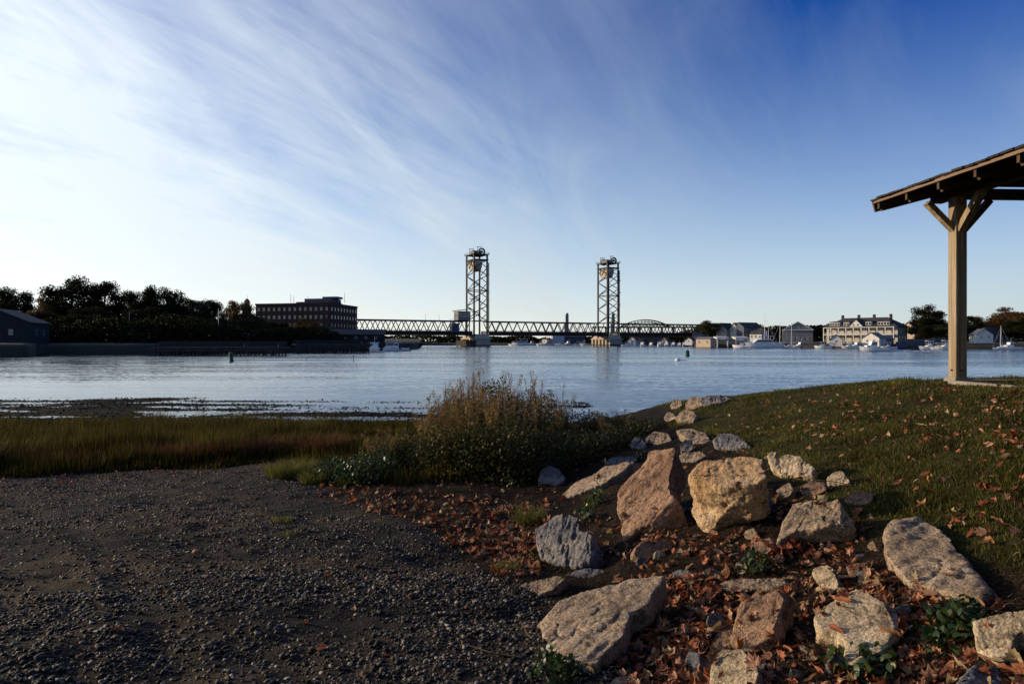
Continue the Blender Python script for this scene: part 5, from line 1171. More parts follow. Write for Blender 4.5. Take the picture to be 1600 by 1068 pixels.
ROCKS = []
def bake_rocks():
    dg = bpy.context.evaluated_depsgraph_get(); allV, allF = [], []
    for o, label, mt, name, n0, cen, dim, rough, group in TMP:
        me = bpy.data.meshes.new_from_object(o.evaluated_get(dg)); me.name = name
        n = len(me.vertices); co = np.empty(n * 3, np.float32); me.vertices.foreach_get('co', co); co = co.reshape(-1, 3)
        no = np.empty(n * 3, np.float32); me.vertex_normals.foreach_get('vector', no); no = no.reshape(-1, 3)
        sd = len(ROCKS) * 7.31; amp = dim * .030 * rough; f = 1.0 / dim
        a = n0.orthogonal().normalized(); b = n0.cross(a)
        rr_ = random.Random(int(sd * 10) + 3); cv = np.array(cen, np.float32); rel = co - cv
        for _ in range(9):                       # break the outline into flat cleavage faces
            pn = Vector((rr_.gauss(0, 1), rr_.gauss(0, 1), rr_.gauss(0, 1))).normalized()
            if pn.dot(n0) > .85: continue
            pv = np.array(pn, np.float32); dd = rel @ pv; lim = np.quantile(dd, rr_.uniform(.965, .993)); ex = np.maximum(dd - lim, 0); rel = rel - ex[:, None] * pv
        ga = rr_.uniform(-.5, .5); A2 = a * math.cos(ga) + b * math.sin(ga); B2 = b * math.cos(ga) - a * math.sin(ga)
        q = np.stack([rel @ np.array(A2), rel @ np.array(B2), rel @ np.array(n0)], -1) * f; k = len(ROCKS) * 13
        S = lambda x_, y_, z_: q * np.array([x_, y_, z_])
        lay = vnoise3(S(2.2, 5.5, 7), k) * .8 + vnoise3(S(5, 11, 14), k + 1) * .4
        steps = np.round(lay * 3.2) / 3.2                          # broken layers
        w = .50 * steps + .18 * lay + .42 * vnoise3(S(2.0, 2.6, 2.4), k + 2)
        w += .22 * vnoise3(S(7, 26, 20), k + 3) + .16 * vnoise3(S(22, 30, 30), k + 4)
        cr = np.abs(vnoise3(S(2.4, 5.0, 3.2) + .35 * vnoise3(S(9, 9, 9), k + 6)[:, None], k + 5)); w -= .75 * np.clip(1 - cr / .055, 0, 1)   # cracks
        co = (rel + cv + no * (amp * w)[:, None]).astype(np.float32)
        me.vertices.foreach_set('co', (co - np.array(cen, np.float32)).ravel()); me.update()
        me.materials.clear(); me.materials.append(mt)
        bm = bmesh.new(); bm.from_mesh(me); bmesh.ops.triangulate(bm, faces=bm.faces); F = [[l.index for l in f_.verts] for f_ in bm.faces]; bm.free()
        base = sum(len(x) for x in allV); allV.append(co.copy()); allF += [[i + base for i in f_] for f_ in F]
        ob = obj(name, me); ob.location = cen; tag(ob, label, 'rock', group); ROCKS.append(ob)
        t = o.data; bpy.data.objects.remove(o); bpy.data.meshes.remove(t)
    return BVHTree.FromPolygons([tuple(map(float, v)) for v in np.concatenate(allV)], allF)
BVH = bake_rocks()
def drop(x, y):
    """ground or rock top at (x, y): height, normal, on_rock"""
    g = gzf(x, y); h = BVH.ray_cast(Vector((x, y, 8)), Vector((0, 0, -1)))
    if h[0] is not None and h[0].z > g: return h[0].z, h[1], True
    e = .04; n = Vector((-(gzf(x + e, y) - g) / e, -(gzf(x, y + e) - g) / e, 1)).normalized()
    return g, n, False
# ------------------------------------------------------------------ pebbles of the track
def inview(x, y, m=60): 
    px = 800 + x / np.maximum(y, .3) * FPX; return (px > -m) & (px < 1600 + m) & (y > 2.6)
def pebbles():
    M['pebble'] = mat('pebbles', [(.012, .011, .0095), (.024, .021, .0175), (.046, .039, .031), (.09, .074, .056), (.30, .26, .21)], src='island', rough=.7, spec=.2, jitter=.25, scale=60)
    bm = bmesh.new(); bmesh.ops.create_icosphere(bm, subdivisions=1, radius=1); ico = np.array([v.co[:] for v in bm.verts]); icf = np.array([[v.index for v in f.verts] for f in bm.faces]); bm.free()
    okt = np.array([(1, 0, 0), (-1, 0.1, 0), (0, 1, 0.1), (0.1, -1, 0), (0, 0, 1), (0, 0.1, -1.0)]); okf = np.array([(0, 2, 4), (2, 1, 4), (1, 3, 4), (3, 0, 4), (2, 0, 5), (1, 2, 5), (3, 1, 5), (0, 3, 5)])
    Vs, Fs = [], []
    def put(n, y0, y1, r0, r1, V0, F0, pw):
        y = y0 + (y1 - y0) * nr.uniform(0, 1, n) ** pw; x = (nr.uniform(-40, 1100, n) - 800) / FPX * y
        k = (beach_mask(x, y) > nr.uniform(.05, .9, n)); patch = fbm(x * .9, y * 1.4, 77, 3)
        k &= patch > nr.uniform(-.34, .10, n)
        x, y = x[k], y[k]; m = len(x); r = r0 + (r1 - r0) * nr.uniform(0, 1, m) ** 4.0
        s = r[:, None] * np.stack([nr.uniform(.8, 1.4, m), nr.uniform(.6, 1.0, m), nr.uniform(.3, .75, m)], -1)
        loc = np.stack([x, y, gz(x, y) + r * .05], -1)
        V, F = scatter(V0, F0, loc, rotmats(nr.uniform(0, 6.28, m), nr.normal(0, .32, m), nr.normal(0, .32, m)), s)
        V += nr.normal(0, 1, V.shape) * np.repeat(r * .13, len(V0))[:, None]
        Vs.append(V); Fs.append(F + sum(len(v) for v in Vs[:-1]))
    put(56000, 2.8, 5.4, .0030, .021, ico, icf, 1.0)
    put(90000, 4.6, 12.5, .0045, .024, okt, okf, .9)
    me = np_mesh('pebbles', np.concatenate(Vs), np.concatenate(Fs), M['pebble'], False)
    tag(obj('pebbles', me), 'loose grey pebbles strewn over the dark gravel track', 'gravel', kind='stuff')
pebbles()
# a few stones on the track large enough to pick out
def track_stones():
    pro = []
    for s in range(4):
        bm = bmesh.new(); bmesh.ops.create_icosphere(bm, subdivisions=3, radius=1)
        for v in bm.verts:
            v.co *= 1 + .30 * mnoise.noise(v.co * 1.3 + Vector((s * 9, 0, 0))) + .10 * mnoise.noise(v.co * 4 + Vector((0, s * 5, 0)))
            v.co.z *= .55; v.co.y *= .8
        me = bpy.data.meshes.new('stone'); bm.to_mesh(me); bm.free(); me.materials.append(M[('r_grey', 'r_pale', 'r_pink', 'r_grey')[s]]); pro.append(me)
    for k in range(26):
        p = G(rng.uniform(20, 880), rng.uniform(760, 1060)); 
        if float(beach_mask(p.x, p.y)) < .5: continue
        o = obj('stone', rng.choice(pro)); r = rng.uniform(.016, .034); o.scale = (r, r, r); o.location = p + Vector((0, 0, r * .15)); o.rotation_euler = (rng.uniform(-.2, .2), rng.uniform(-.2, .2), rng.uniform(0, 6.28))
        tag(o, 'fist-sized loose stone lying on the dark gravel track', 'stone', 'loose stones on the gravel track')
track_stones()

# small angular stones wedged between the big rocks
def wedged_stones():
    pro = [o.data for o in ROCKS if max(o.dimensions) < .6]; k = 0; tries = 0
    while k < 60 and tries < 900:
        tries += 1; px, py = (rng.uniform(850, 1420), rng.uniform(690, 1060)) if k > 18 else (rng.uniform(960, 1300), rng.uniform(670, 800))
        p = G(px, py)
        if float(lawn_mask(p.x, p.y)) > .5 or float(beach_mask(p.x, p.y)) > .3: continue
        z, nm, onr = drop(p.x, p.y)
        if onr: continue
        me = rng.choice(pro); o = obj('small_stone', me); dm = max(o.dimensions); s = rng.uniform(.05, .17) * (1.25 if py < 800 else 1) / max(dm, .05)
        o.scale = (s, s, s * rng.uniform(.6, 1)); o.rotation_euler = (rng.uniform(-.4, .4), rng.uniform(-.4, .4), rng.uniform(0, 6.28)); o.location = (p.x, p.y, z + .01); k += 1
        near = min(ROCKS, key=lambda r_: (r_.location - o.location).length)
        tag(o, 'small angular stone wedged by the ' + ' '.join(near['label'].split()[:9]), 'stone', 'small stones wedged by the ' + near['label'])
wedged_stones()
# ------------------------------------------------------------------ grasses
def blades(n_xyz, h, w, lean_dir, lean, segs=2, seed=1):
    """grass blades as narrow bent strips: base points, heights, widths"""
    q = np.random.default_rng(seed); n = len(n_xyz); az = q.uniform(0, 6.28, n); side = np.stack([np.cos(az), np.sin(az), np.zeros(n)], -1)
    d = np.stack([np.cos(lean_dir), np.sin(lean_dir), np.zeros(n)], -1); V = []
    for k in range(segs):
        t = k / segs; c = n_xyz + d * (lean * h * t * t)[:, None]; c[:, 2] += h * t * (1 - .25 * lean * t)
        ww = (w * (1 - .35 * t) / 2)[:, None]; V += [c - side * ww, c + side * ww]
    c = n_xyz + d * (lean * h)[:, None]; c[:, 2] += h * (1 - .25 * lean); V.append(c)
    m = len(V); Vv = np.stack(V, 1).reshape(-1, 3); F = []
    for k in range(segs - 1): F += [(2 * k, 2 * k + 1, 2 * k + 3), (2 * k, 2 * k + 3, 2 * k + 2)]
    F.append((2 * segs - 2, 2 * segs - 1, 2 * segs)); F = np.array(F)
    return Vv, (F[None] + (np.arange(n) * m)[:, None, None]).reshape(-1, 3)
M['marsh'] = mat('marsh grass blades', [(.012, .018, .003), (.028, .034, .005), (.060, .056, .008), (.052, .025, .007), (.11, .088, .018)], src='island', rough=.6, translucent=.48, spec=.08, jitter=.65, scale=.9)
M['turf'] = mat('lawn blades', [(.024, .034, .005), (.050, .060, .008), (.082, .080, .012), (.16, .12, .03)], src='island', rough=.6, translucent=.34, spec=.25, jitter=.7, scale=1.6)
M['tuft'] = mat('yellow green tuft blades', [(.06, .07, .014), (.11, .12, .025), (.17, .15, .04)], src='island', rough=.6, translucent=.45, spec=.25)
M['rust'] = mat('rust dry tuft', [(.14, .042, .02), (.22, .075, .036), (.29, .115, .06)], src='island', rough=.8, translucent=.3)
def marsh():
    n = 125000; y = nr.uniform(9.2, 21.5, n); x = (nr.uniform(-120, 800, n) - 800) / FPX * y
    far = 20.3 + 2.2 * fbm(x * .35, y * 0, 61, 3)
    ok = (beach_mask(x, y) < nr.uniform(.02, .35, n)) & (y < far) & (x < -1.0 + nr.uniform(-.8, .8, n))
    x, y = x[ok], y[ok]; far = far[ok]; n = len(x)
    hh = (.44 + .9 * fbm(x * 1.1, y * 1.1, 63, 4, .65)) * nr.uniform(.55, 1.18, n) * (.55 + .45 * sstep(-2.5, -5, x)) * (1 - .35 * sstep(-1.5, 0, y - far))
    near = sstep(0, 1.6, y - np.where(x > -4.2, 11.6 - (x + 4.2) * 1.55, 10.4 + .34 * (x + 7.6)))
    hh *= .22 + .78 * near
    pts = np.stack([x, y, gz(x, y) - .02], -1)
    V, F = blades(pts, hh, nr.uniform(.007, .014, n), .4 + 7 * fbm(x * .7, y * .7, 67, 2) + nr.normal(0, .5, n), np.clip(.22 + 1.3 * fbm(x * .9, y * .9, 68, 3) + nr.normal(0, .14, n), 0, .9), 2, 3)
    tag(obj('marsh_grass', np_mesh('marsh_grass', V, F, M['marsh'])), 'tall olive marsh grass in a band between gravel and water', 'marsh grass', kind='stuff')
marsh()
def lawn():
    n = 330000; y = 3.0 + 15 * nr.uniform(0, 1, n) ** 1.25; x = (nr.uniform(960, 1660, n) - 800) / FPX * y
    lm = lawn_mask(x, y); thin = .75 + 1.2 * fbm(x * 1.6, y * 1.6, 71, 3)
    ok = (lm * thin > nr.uniform(.15, 1.0, n)) 
    x, y = x[ok], y[ok]; n = len(x)
    hh = nr.uniform(.018, .06, n) * np.clip(1 + 2.6 * fbm(x * 2.4, y * 2.4, 73, 3), .35, 2.4)
    pts = np.stack([x, y, gz(x, y) - .004], -1)
    V, F = blades(pts, hh, nr.uniform(.004, .008, n) * (1 + y / 14), nr.uniform(0, 6.28, n), np.abs(nr.normal(.5, .35, n)), 1, 5)
    tag(obj('lawn_grass', np_mesh('lawn_grass', V, F, M['turf'])), 'short green lawn grass on the slope up to the shelter', 'grass', kind='stuff')
lawn()
def tuft(p, n, r, h, mt, label, cat, name, group=None, lean=.5, w=(.003, .007), seed=0, parent_name='blades'):
    q = np.random.default_rng(seed); a = q.uniform(0, 6.28, n); rr = r * np.sqrt(q.uniform(0, 1, n)) * .8
    pts = np.stack([rr * np.cos(a), rr * np.sin(a), np.full(n, -.02)], -1)
    zz = gz(pts[:, 0] + p.x, pts[:, 1] + p.y) - float(gz(p.x, p.y)); pts[:, 2] += zz
    V, F = blades(pts, h * q.uniform(.45, 1.05, n), q.uniform(*w, n), a + q.normal(0, .7, n), np.abs(q.normal(lean, lean * .5, n)), 3, seed + 1)
    o = obj(name, np_mesh(name, V, F, M[mt])); o.location = (p.x, p.y, float(gz(p.x, p.y))); return tag(o, label, cat, group)
for k, (px, py, n, r, h, mt, lb) in enumerate([
        (455, 742, 1500, .42, .30, 'tuft', 'yellow-green grass tuft at the left foot of the glossy shrub'),
        (492, 752, 700, .25, .22, 'tuft', 'smaller yellow-green grass tuft right below the glossy shrub'),
        (828, 818, 420, .16, .26, 'tuft', 'green-brown grass tuft left above the blue-grey lumpy rock'),
        (790, 892, 220, .10, .12, 'tuft', 'short green tuft at the gravel edge above the broad slab'),
        (442, 815, 200, .12, .10, 'tuft', 'low yellowish tuft alone on the gravel'),
        (450, 838, 120, .09, .08, 'tuft', 'tiny yellowish tuft just below the lone one on the gravel'),
        (1060, 665, 300, .2, .14, 'tuft', 'short grass tuft in front of the waterside stones'),
        (925, 790, 160, .10, .22, 'tuft', 'thin upright grass tuft before the long narrow slab')]):
    tuft(G(px, py), n, r, h, mt, lb, 'grass tuft', 'grass_tuft', 'grass tufts', seed=100 + k)
for k, (px, py, r) in enumerate([(92, 728, .5), (135, 726, .55), (225, 722, .4), (300, 719, .45), (340, 716, .45), (375, 713, .35), (425, 708, .5), (465, 706, .5), (505, 708, .4), (20, 732, .45)]):
    tuft(G(px, py), 1200, r, .46, 'rust', 'low rust-red dry weed tuft along the front of the marsh grass', 'dry weed', 'dry_tuft', 'rust-red dry tufts in front of the marsh grass', .9, (.003, .006), 200 + k)

def dry_litter():
    M['litter'] = mat('dry strands and crumbs', [(.014, .009, .006), (.035, .022, .013), (.07, .045, .026), (.13, .085, .05)], src='island', rough=.9, translucent=.15, spec=.1)
    n = 90000; y = 3.0 + 9.5 * nr.uniform(0, 1, n) ** 1.1; x = (nr.uniform(420, 1660, n) - 800) / FPX * y
    b = beach_mask(x, y); l = lawn_mask(x, y); ok = (1 - b * .92) * (1 - l * .85) > nr.uniform(.2, 1, n); x, y = x[ok], y[ok]; n = len(x)
    V, F = blades(np.stack([x, y, gz(x, y) + nr.uniform(0, .012, n)], -1), nr.uniform(.012, .05, n), nr.uniform(.003, .010, n), nr.uniform(0, 6.28, n), nr.uniform(.6, 2.4, n), 1, 9)
    tag(obj('dry_litter', np_mesh('dry_litter', V, F, M['litter'])), 'dry brown strands and crumbs on the soil between the rocks', 'litter', kind='stuff')
dry_litter()
# ------------------------------------------------------------------ the weedy thicket
M['stem'] = mat('weed stems', [(.07, .045, .022), (.13, .085, .045)], 8, .8)
M['seed'] = mat('dry seed heads', [(.19, .105, .035), (.31, .19, .065), (.43, .31, .145)], src='island', rough=.8, translucent=.35)
M['wleaf'] = mat('weed leaves', [(.05, .075, .012), (.10, .11, .02), (.18, .13, .03), (.20, .085, .025)], src='island', rough=.55, translucent=.4, spec=.3)
M['bramble'] = mat('undergrowth leaves', [(.022, .038, .007), (.045, .062, .012), (.085, .08, .018), (.11, .05, .02)], src='island', rough=.6, translucent=.3, spec=.3)
M['gloss'] = mat('glossy shrub leaves', [(.018, .040, .010), (.035, .065, .015), (.06, .09, .024)], src='island', rough=.42, translucent=.3, spec=.4)
LEAFV = np.array([(0, 0, 0), (.28, .42, .06), (.24, .75, .03), (0, 1, -.05), (-.24, .75, .03), (-.28, .42, .06)]); LEAFF = np.array([(0, 1, 5), (1, 2, 5), (2, 4, 5), (2, 3, 4)])
def weed(seed, h, plume):
    q = np.random.default_rng(seed); r = random.Random(seed); st = MB(); sl, ss_, ll = [], [], []
    for s in range(r.randint(3, 5)):
        a = r.uniform(0, 6.28); lean = r.uniform(.05, .28); H = h * r.uniform(.65, 1.05); b = Vector((r.uniform(-.06, .06), r.uniform(-.06, .06), -.03)); pts = [b]
        for k in range(1, 7):
            t = k / 6; pts.append(b + Vector((math.cos(a) * lean * H * t * t + r.uniform(-.012, .012), math.sin(a) * lean * H * t * t + r.uniform(-.012, .012), H * t)))
        for k in range(6): st.tube(pts[k], pts[k + 1], .0052 - .0006 * k, .0046 - .0006 * k, 4, False)
        for k in range(34):
            t = r.uniform(.15, .8); i = min(5, int(t * 6)); p = pts[i].lerp(pts[i + 1], t * 6 - i); ll.append((p, r.uniform(.03, .07) * (1.1 - .6 * t)))
        nb = r.randint(7, 13)
        for k in range(nb):
            t = r.uniform(.5, 1.0); i = min(5, int(t * 6 - 1e-6)); p = pts[i].lerp(pts[i + 1], t * 6 - i); aa = r.uniform(0, 6.28); L_ = H * .22 * (1.25 - t) * r.uniform(.6, 1.3)
            e = p + Vector((math.cos(aa) * L_ * .55, math.sin(aa) * L_ * .55, L_ * .9)); st.tube(p, e, .0022, .0012, 3, False)
            for j in range(plume):
                u = r.random(); ss_.append((p.lerp(e, u) + Vector((r.gauss(0, .012), r.gauss(0, .012), r.gauss(0, .012))), r.uniform(.006, .014)))
    def cloud(lst, V0, F0, m, name, parent):
        n = len(lst); loc = np.array([p[:] for p, _ in lst]); s = np.array([x for _, x in lst])
        V, F = scatter(V0, F0, loc, rotmats(q.uniform(0, 6.28, n), q.uniform(-1.3, 1.3, n), q.uniform(-1, 1, n)), s[:, None] * np.ones(3))
        obj(name, np_mesh(name, V, F, m), parent)['kind'] = 'stuff'
    o = empty('tall_weed'); st.build('stem', M['stem'], o); cloud(ll, LEAFV, LEAFF, M['wleaf'], 'leaves', o)
    cloud(ss_, np.array([(-.5, -.5, 0), (.5, -.5, .1), (0.1, .9, 0)]), np.array([(0, 1, 2)]), M['seed'], 'seed_head', o); return o
WEEDS = [[weed(300 + k, 1.0, pl), 0] for k, pl in enumerate((16, 30, 10, 24, 6, 20))]
def put_weed(px, py, ytop, v, label, group):
    p = G(px, py); h = (EYE - (ytop - 534) / FPX * p.y) - p.z; w = WEEDS[v % len(WEEDS)]; o = w[0] if w[1] == 0 else copy_tree(w[0]); w[1] += 1
    s = max(.3, h / 1.0); o.location = p; o.rotation_euler = (rng.uniform(-.08, .08), rng.uniform(-.08, .08), rng.uniform(0, 6.28)); o.scale = (.7 + .3 * s, .7 + .3 * s, s); tag(o, label, 'weed', group); return o
put_weed(742, 712, 558, 1, 'tallest pale-plumed weed, rising highest from the thicket', 'weeds of the thicket')
put_weed(762, 716, 562, 3, 'tall dark-tipped weed just right of the tallest plume', 'weeds of the thicket')
put_weed(808, 712, 566, 5, 'tall brown-plumed weed in the right half of the thicket', 'weeds of the thicket')
put_weed(838, 705, 572, 0, 'slender seedy weed standing right of the brown plume', 'weeds of the thicket')
put_weed(708, 716, 580, 2, 'leafy green-topped weed at the left shoulder of the thicket', 'weeds of the thicket')
put_weed(880, 700, 600, 4, 'sparse leafy weed at the right end of the thicket', 'weeds of the thicket')
for k in range(40):
    px = rng.uniform(660, 905); t = abs(px - 775) / 130; put_weed(px, rng.uniform(694, 742), rng.uniform(574, 612) + 36 * t * t, k, 'brown weed in the body of the thicket, below the plumes', 'brown weeds filling the thicket')
for k in range(10): put_weed(rng.uniform(905, 985), rng.uniform(672, 700), rng.uniform(632, 652), k + 2, 'short dark weed on the shaded right slope of the thicket', 'short weeds right of the thicket')
for k in range(9): put_weed(rng.uniform(585, 665), rng.uniform(712, 745), rng.uniform(640, 680), k + 1, 'reddish low weed at the left end of the thicket', 'reddish weeds left of the thicket')
def mound_leaves(name, mounds, n, mt, size, label, cat, kind=None, group=None, stems=0):
    loc = []; q = np.random.default_rng(len(name) + n); tot = sum(m[2] * m[3] for m in mounds)
    for (px, py, r, h) in mounds:
        c = G(px, py); k = int(n * r * h / tot); d = q.normal(size=(k, 3)); d /= np.linalg.norm(d, axis=1)[:, None]; rr = q.uniform(0, 1, k) ** .4
        x = c.x + d[:, 0] * rr * r; y = c.y + d[:, 1] * rr * r; loc.append(np.stack([x, y, gz(x, y) + np.abs(d[:, 2]) * rr * h * (.85 + .5 * vnoise(x * 5, y * 5, 3))], -1))
    loc = np.concatenate(loc); k = len(loc); c0 = np.array([loc[:, 0].mean(), loc[:, 1].mean(), loc[:, 2].min()])
    V, F = scatter(LEAFV, LEAFF, loc - c0, rotmats(q.uniform(0, 6.28, k), q.uniform(-1.2, 1.4, k), q.uniform(-.9, .9, k)), q.uniform(size * .55, size * 1.2, k)[:, None] * np.ones(3))
    if not stems:
        o = obj(name, np_mesh(name, V, F, M[mt])); o.location = c0; return tag(o, label, cat, group, kind)
    o = empty(name, c0); tag(o, label, cat, group); obj('foliage', np_mesh('foliage', V, F, M[mt]), o)['kind'] = 'stuff'
    st = MB(); base = Vector(G(*mounds[0][:2])) - Vector(c0)
    for j in range(stems):
        e = Vector(loc[rng.randrange(k)]) - Vector(c0); b = Vector((e.x * .5 + base.x * .5, e.y * .5 + base.y * .5, min(0.0, e.z) - .02)); st.tube(b, e, .004, .002, 4, False)
    st.build('stem', M['stem'], o); return o
mound_leaves('undergrowth', [(690, 742, .55, .62), (740, 748, .6, .72), (800, 745, .65, .74), (850, 735, .6, .66), (905, 718, .6, .42), (945, 702, .55, .30), (640, 735, .5, .5), (600, 728, .5, .42), (1000, 672, .5, .16), (775, 700, .8, 1.15), (840, 695, .7, 1.0), (710, 700, .7, .95), (900, 690, .8, .5), (955, 672, .6, .22)], 64000, 'bramble', .05, 'dark tangled undergrowth filling the thicket behind the heap', 'undergrowth', 'stuff')
mound_leaves('glossy_shrub', [(560, 752, .42, .34), (520, 745, .30, .28), (600, 745, .35, .36), (640, 735, .32, .34)], 3400, 'gloss', .055, 'low glossy-leaved green shrub at the left of the thicket', 'shrub', stems=40)
mound_leaves('glossy_shrub', [(648, 700, .30, .30), (628, 705, .22, .26)], 900, 'gloss', .05, 'small pale-glinting shrub just behind the glossy green one', 'shrub', stems=14)
for k, (px, py, r, h, n, lb) in enumerate([(930, 792, .14, .20, 110, 'small leafy plant in front of the long narrow slab'), (912, 815, .12, .16, 70, 'low green plant above the blue-grey lumpy rock'),
        (1180, 890, .12, .14, 90, 'small green plant among leaves in the middle of the heap'), (1476, 1000, .16, .16, 260, 'bright leafy green plant at lower right between pale rocks'),
        (1500, 975, .10, .12, 100, 'small leafy plant touching the right-hand speckled rock'), (870, 1052, .16, .10, 160, 'low dark green plant at the bottom below the broad slab'),
        (1000, 720, .10, .14, 60, 'tiny plant at the top of the pinkish slab'), (1180, 725, .08, .10, 40, 'tiny green sprig on the rust-stained rock'), (1345, 1045, .18, .07, 170, 'low ground plant below the smooth-topped pale stone'), (800, 760, .2, .14, 70, 'dark low plant in the shade before the thicket')]):
    mound_leaves('rock_plant', [(px, py, r, h)], n, 'gloss', .05, lb, 'plant', None, 'small plants among the rocks', stems=8)
# bare twigs
for k, (px, py, L_, az, lb) in enumerate([(815, 1030, .34, 2.6, 'pale bare twig on the gravel below the broad slab'), (832, 1000, .22, 1.9, 'short pale twig beside the broad slab'), (1020, 860, .3, .5, 'thin twig on the leaves below the pinkish slab'), (1250, 985, .22, 2.2, 'thin twig left of the smooth-topped stone'), (1330, 760, .4, 2.5, 'dry stalk lying beside the boulder'), (1590, 965, .35, 2.4, 'dry stalk across the right-hand speckled rock')]):
    p = G(px, py); m = MB(); a = Vector((0, 0, .012)); q = a
    for j in range(4):
        e = q + Vector((math.cos(az + rng.uniform(-.35, .35)), math.sin(az + rng.uniform(-.35, .35)), rng.uniform(-.05, .12))) * (L_ / 4); m.tube(q, e, .005 - .0008 * j, .0045 - .0008 * j, 5); q = e
        if j == 1: m.tube(q, q + Vector((math.cos(az + .9), math.sin(az + .9), .1)) * L_ * .25, .003, .0015, 4)
    z, _, _ = drop(p.x, p.y); o = m.build('twig', M['stem']); o.location = (p.x, p.y, z); tag(o, lb, 'twig', 'bare twigs')

# ------------------------------------------------------------------ seaweed on the tidal flat
def seaweed():
    M['weedsea'] = mat('bladder wrack', [(.006, .005, .003), (.012, .010, .005), (.022, .018, .008)], src='island', rough=.85, spec=.15)
    n = 60000; y = nr.uniform(20, 37, n); x = (nr.uniform(-150, 1060, n) - 800) / FPX * y; z = gz(x, y); k = (z > -.03) & (z < .5) & (fbm(x * .5, y * .8, 91, 3) > nr.uniform(-.35, .15, n)); x, y, z = x[k], y[k], z[k]; n = len(x)
    V, F = scatter(LEAFV, LEAFF, np.stack([x, y, z + nr.uniform(0, .03, n)], -1), rotmats(nr.uniform(0, 6.28, n), nr.normal(0, .25, n), nr.normal(0, .25, n)), nr.uniform(.05, .16, n)[:, None] * np.ones(3))
    tag(obj('seaweed', np_mesh('seaweed', V, F, M['weedsea'])), 'dark seaweed lying on the tidal flat at the water edge', 'seaweed', kind='stuff')
seaweed()

# ------------------------------------------------------------------ fallen leaves
def leaf_mesh(seed):
    r = random.Random(seed); out = []
    lob = [(-2.45, .50), (-1.95, .46), (-1.25, .84), (-.98, .60), (-.62, .84), (-.36, .60), (0, 1.0), (.36, .60), (.62, .84), (.98, .60), (1.25, .84), (1.95, .46), (2.45, .50)]
    for a, l in lob:
        a += r.uniform(-.06, .06); l *= r.uniform(.86, 1.12); out.append((l * math.sin(a), l * math.cos(a)))
    out.append((.05, -.42)); out.insert(0, (-.05, -.42)); cu, cv, tw = r.uniform(.3, 1.5), r.uniform(-.3, .9), r.uniform(-.6, .6)
    f = lambda x, y: (x * (1 - .22 * abs(cu)), y * (1 - .1 * abs(cv)), cu * x * x + cv * (y - .2) ** 2 * .8 + tw * x * y + r.uniform(-.10, .10))
    V = [f(0, .05)] + [f(x * .5, y * .5) for x, y in out] + [f(x, y) for x, y in out]; n = len(out); F = []
    for k in range(n):
        q = (k + 1) % n; F.append((0, 1 + k, 1 + q)); F.append((1 + k, 1 + n + k, 1 + n + q)); F.append((1 + k, 1 + n + q, 1 + q))
    b = len(V); V += [(-.018, -.30, .02), (.018, -.30, .02), (.03, -.95, .10 + r.uniform(0, .2))]; F.append((b, b + 1, b + 2))
    return np.array(V), np.array(F)
def short(t):
    w = t.split()[:11]
    if len(t.split()) > 11:
        while w[-1] in ('the', 'a', 'an', 'of', 'with', 'by', 'beside', 'behind', 'at', 'in', 'on', 'to', 'and', 'where', 'right', 'left', 'below', 'above', 'lower', 'bottom', 'dark', 'cut', 'leaf', 'under'): w.pop()
    return ' '.join(w)
def oval_leaf(seed):
    """a narrow or broken leaf, rolled at the edges"""
    r = random.Random(seed + 50); n = 6; V, F = [], []; w = r.uniform(.22, .42); cu = r.uniform(.8, 2.6); be = r.uniform(-.9, .9)
    for k in range(n + 1):
        t = k / n; ww = w * math.sin(math.pi * min(1, .08 + .9 * t)) ** .7 * r.uniform(.75, 1.2); y = -.8 + 1.6 * t
        for sx in (-1, 0, 1): x = sx * ww; V.append((x * .8, y * (1 - .15 * abs(be)), cu * x * x + be * (t - .5) ** 2 * 1.6 + r.uniform(-.05, .05)))
    for k in range(n):
        for j in (0, 1): a = 3 * k + j; F += [(a, a + 1, a + 4), (a, a + 4, a + 3)]
    b = len(V); V += [(-.02, -.78, .0), (.02, -.78, .0), (.0, -1.3, .1)]; F.append((b, b + 1, b + 2))
    return np.array(V), np.array(F)
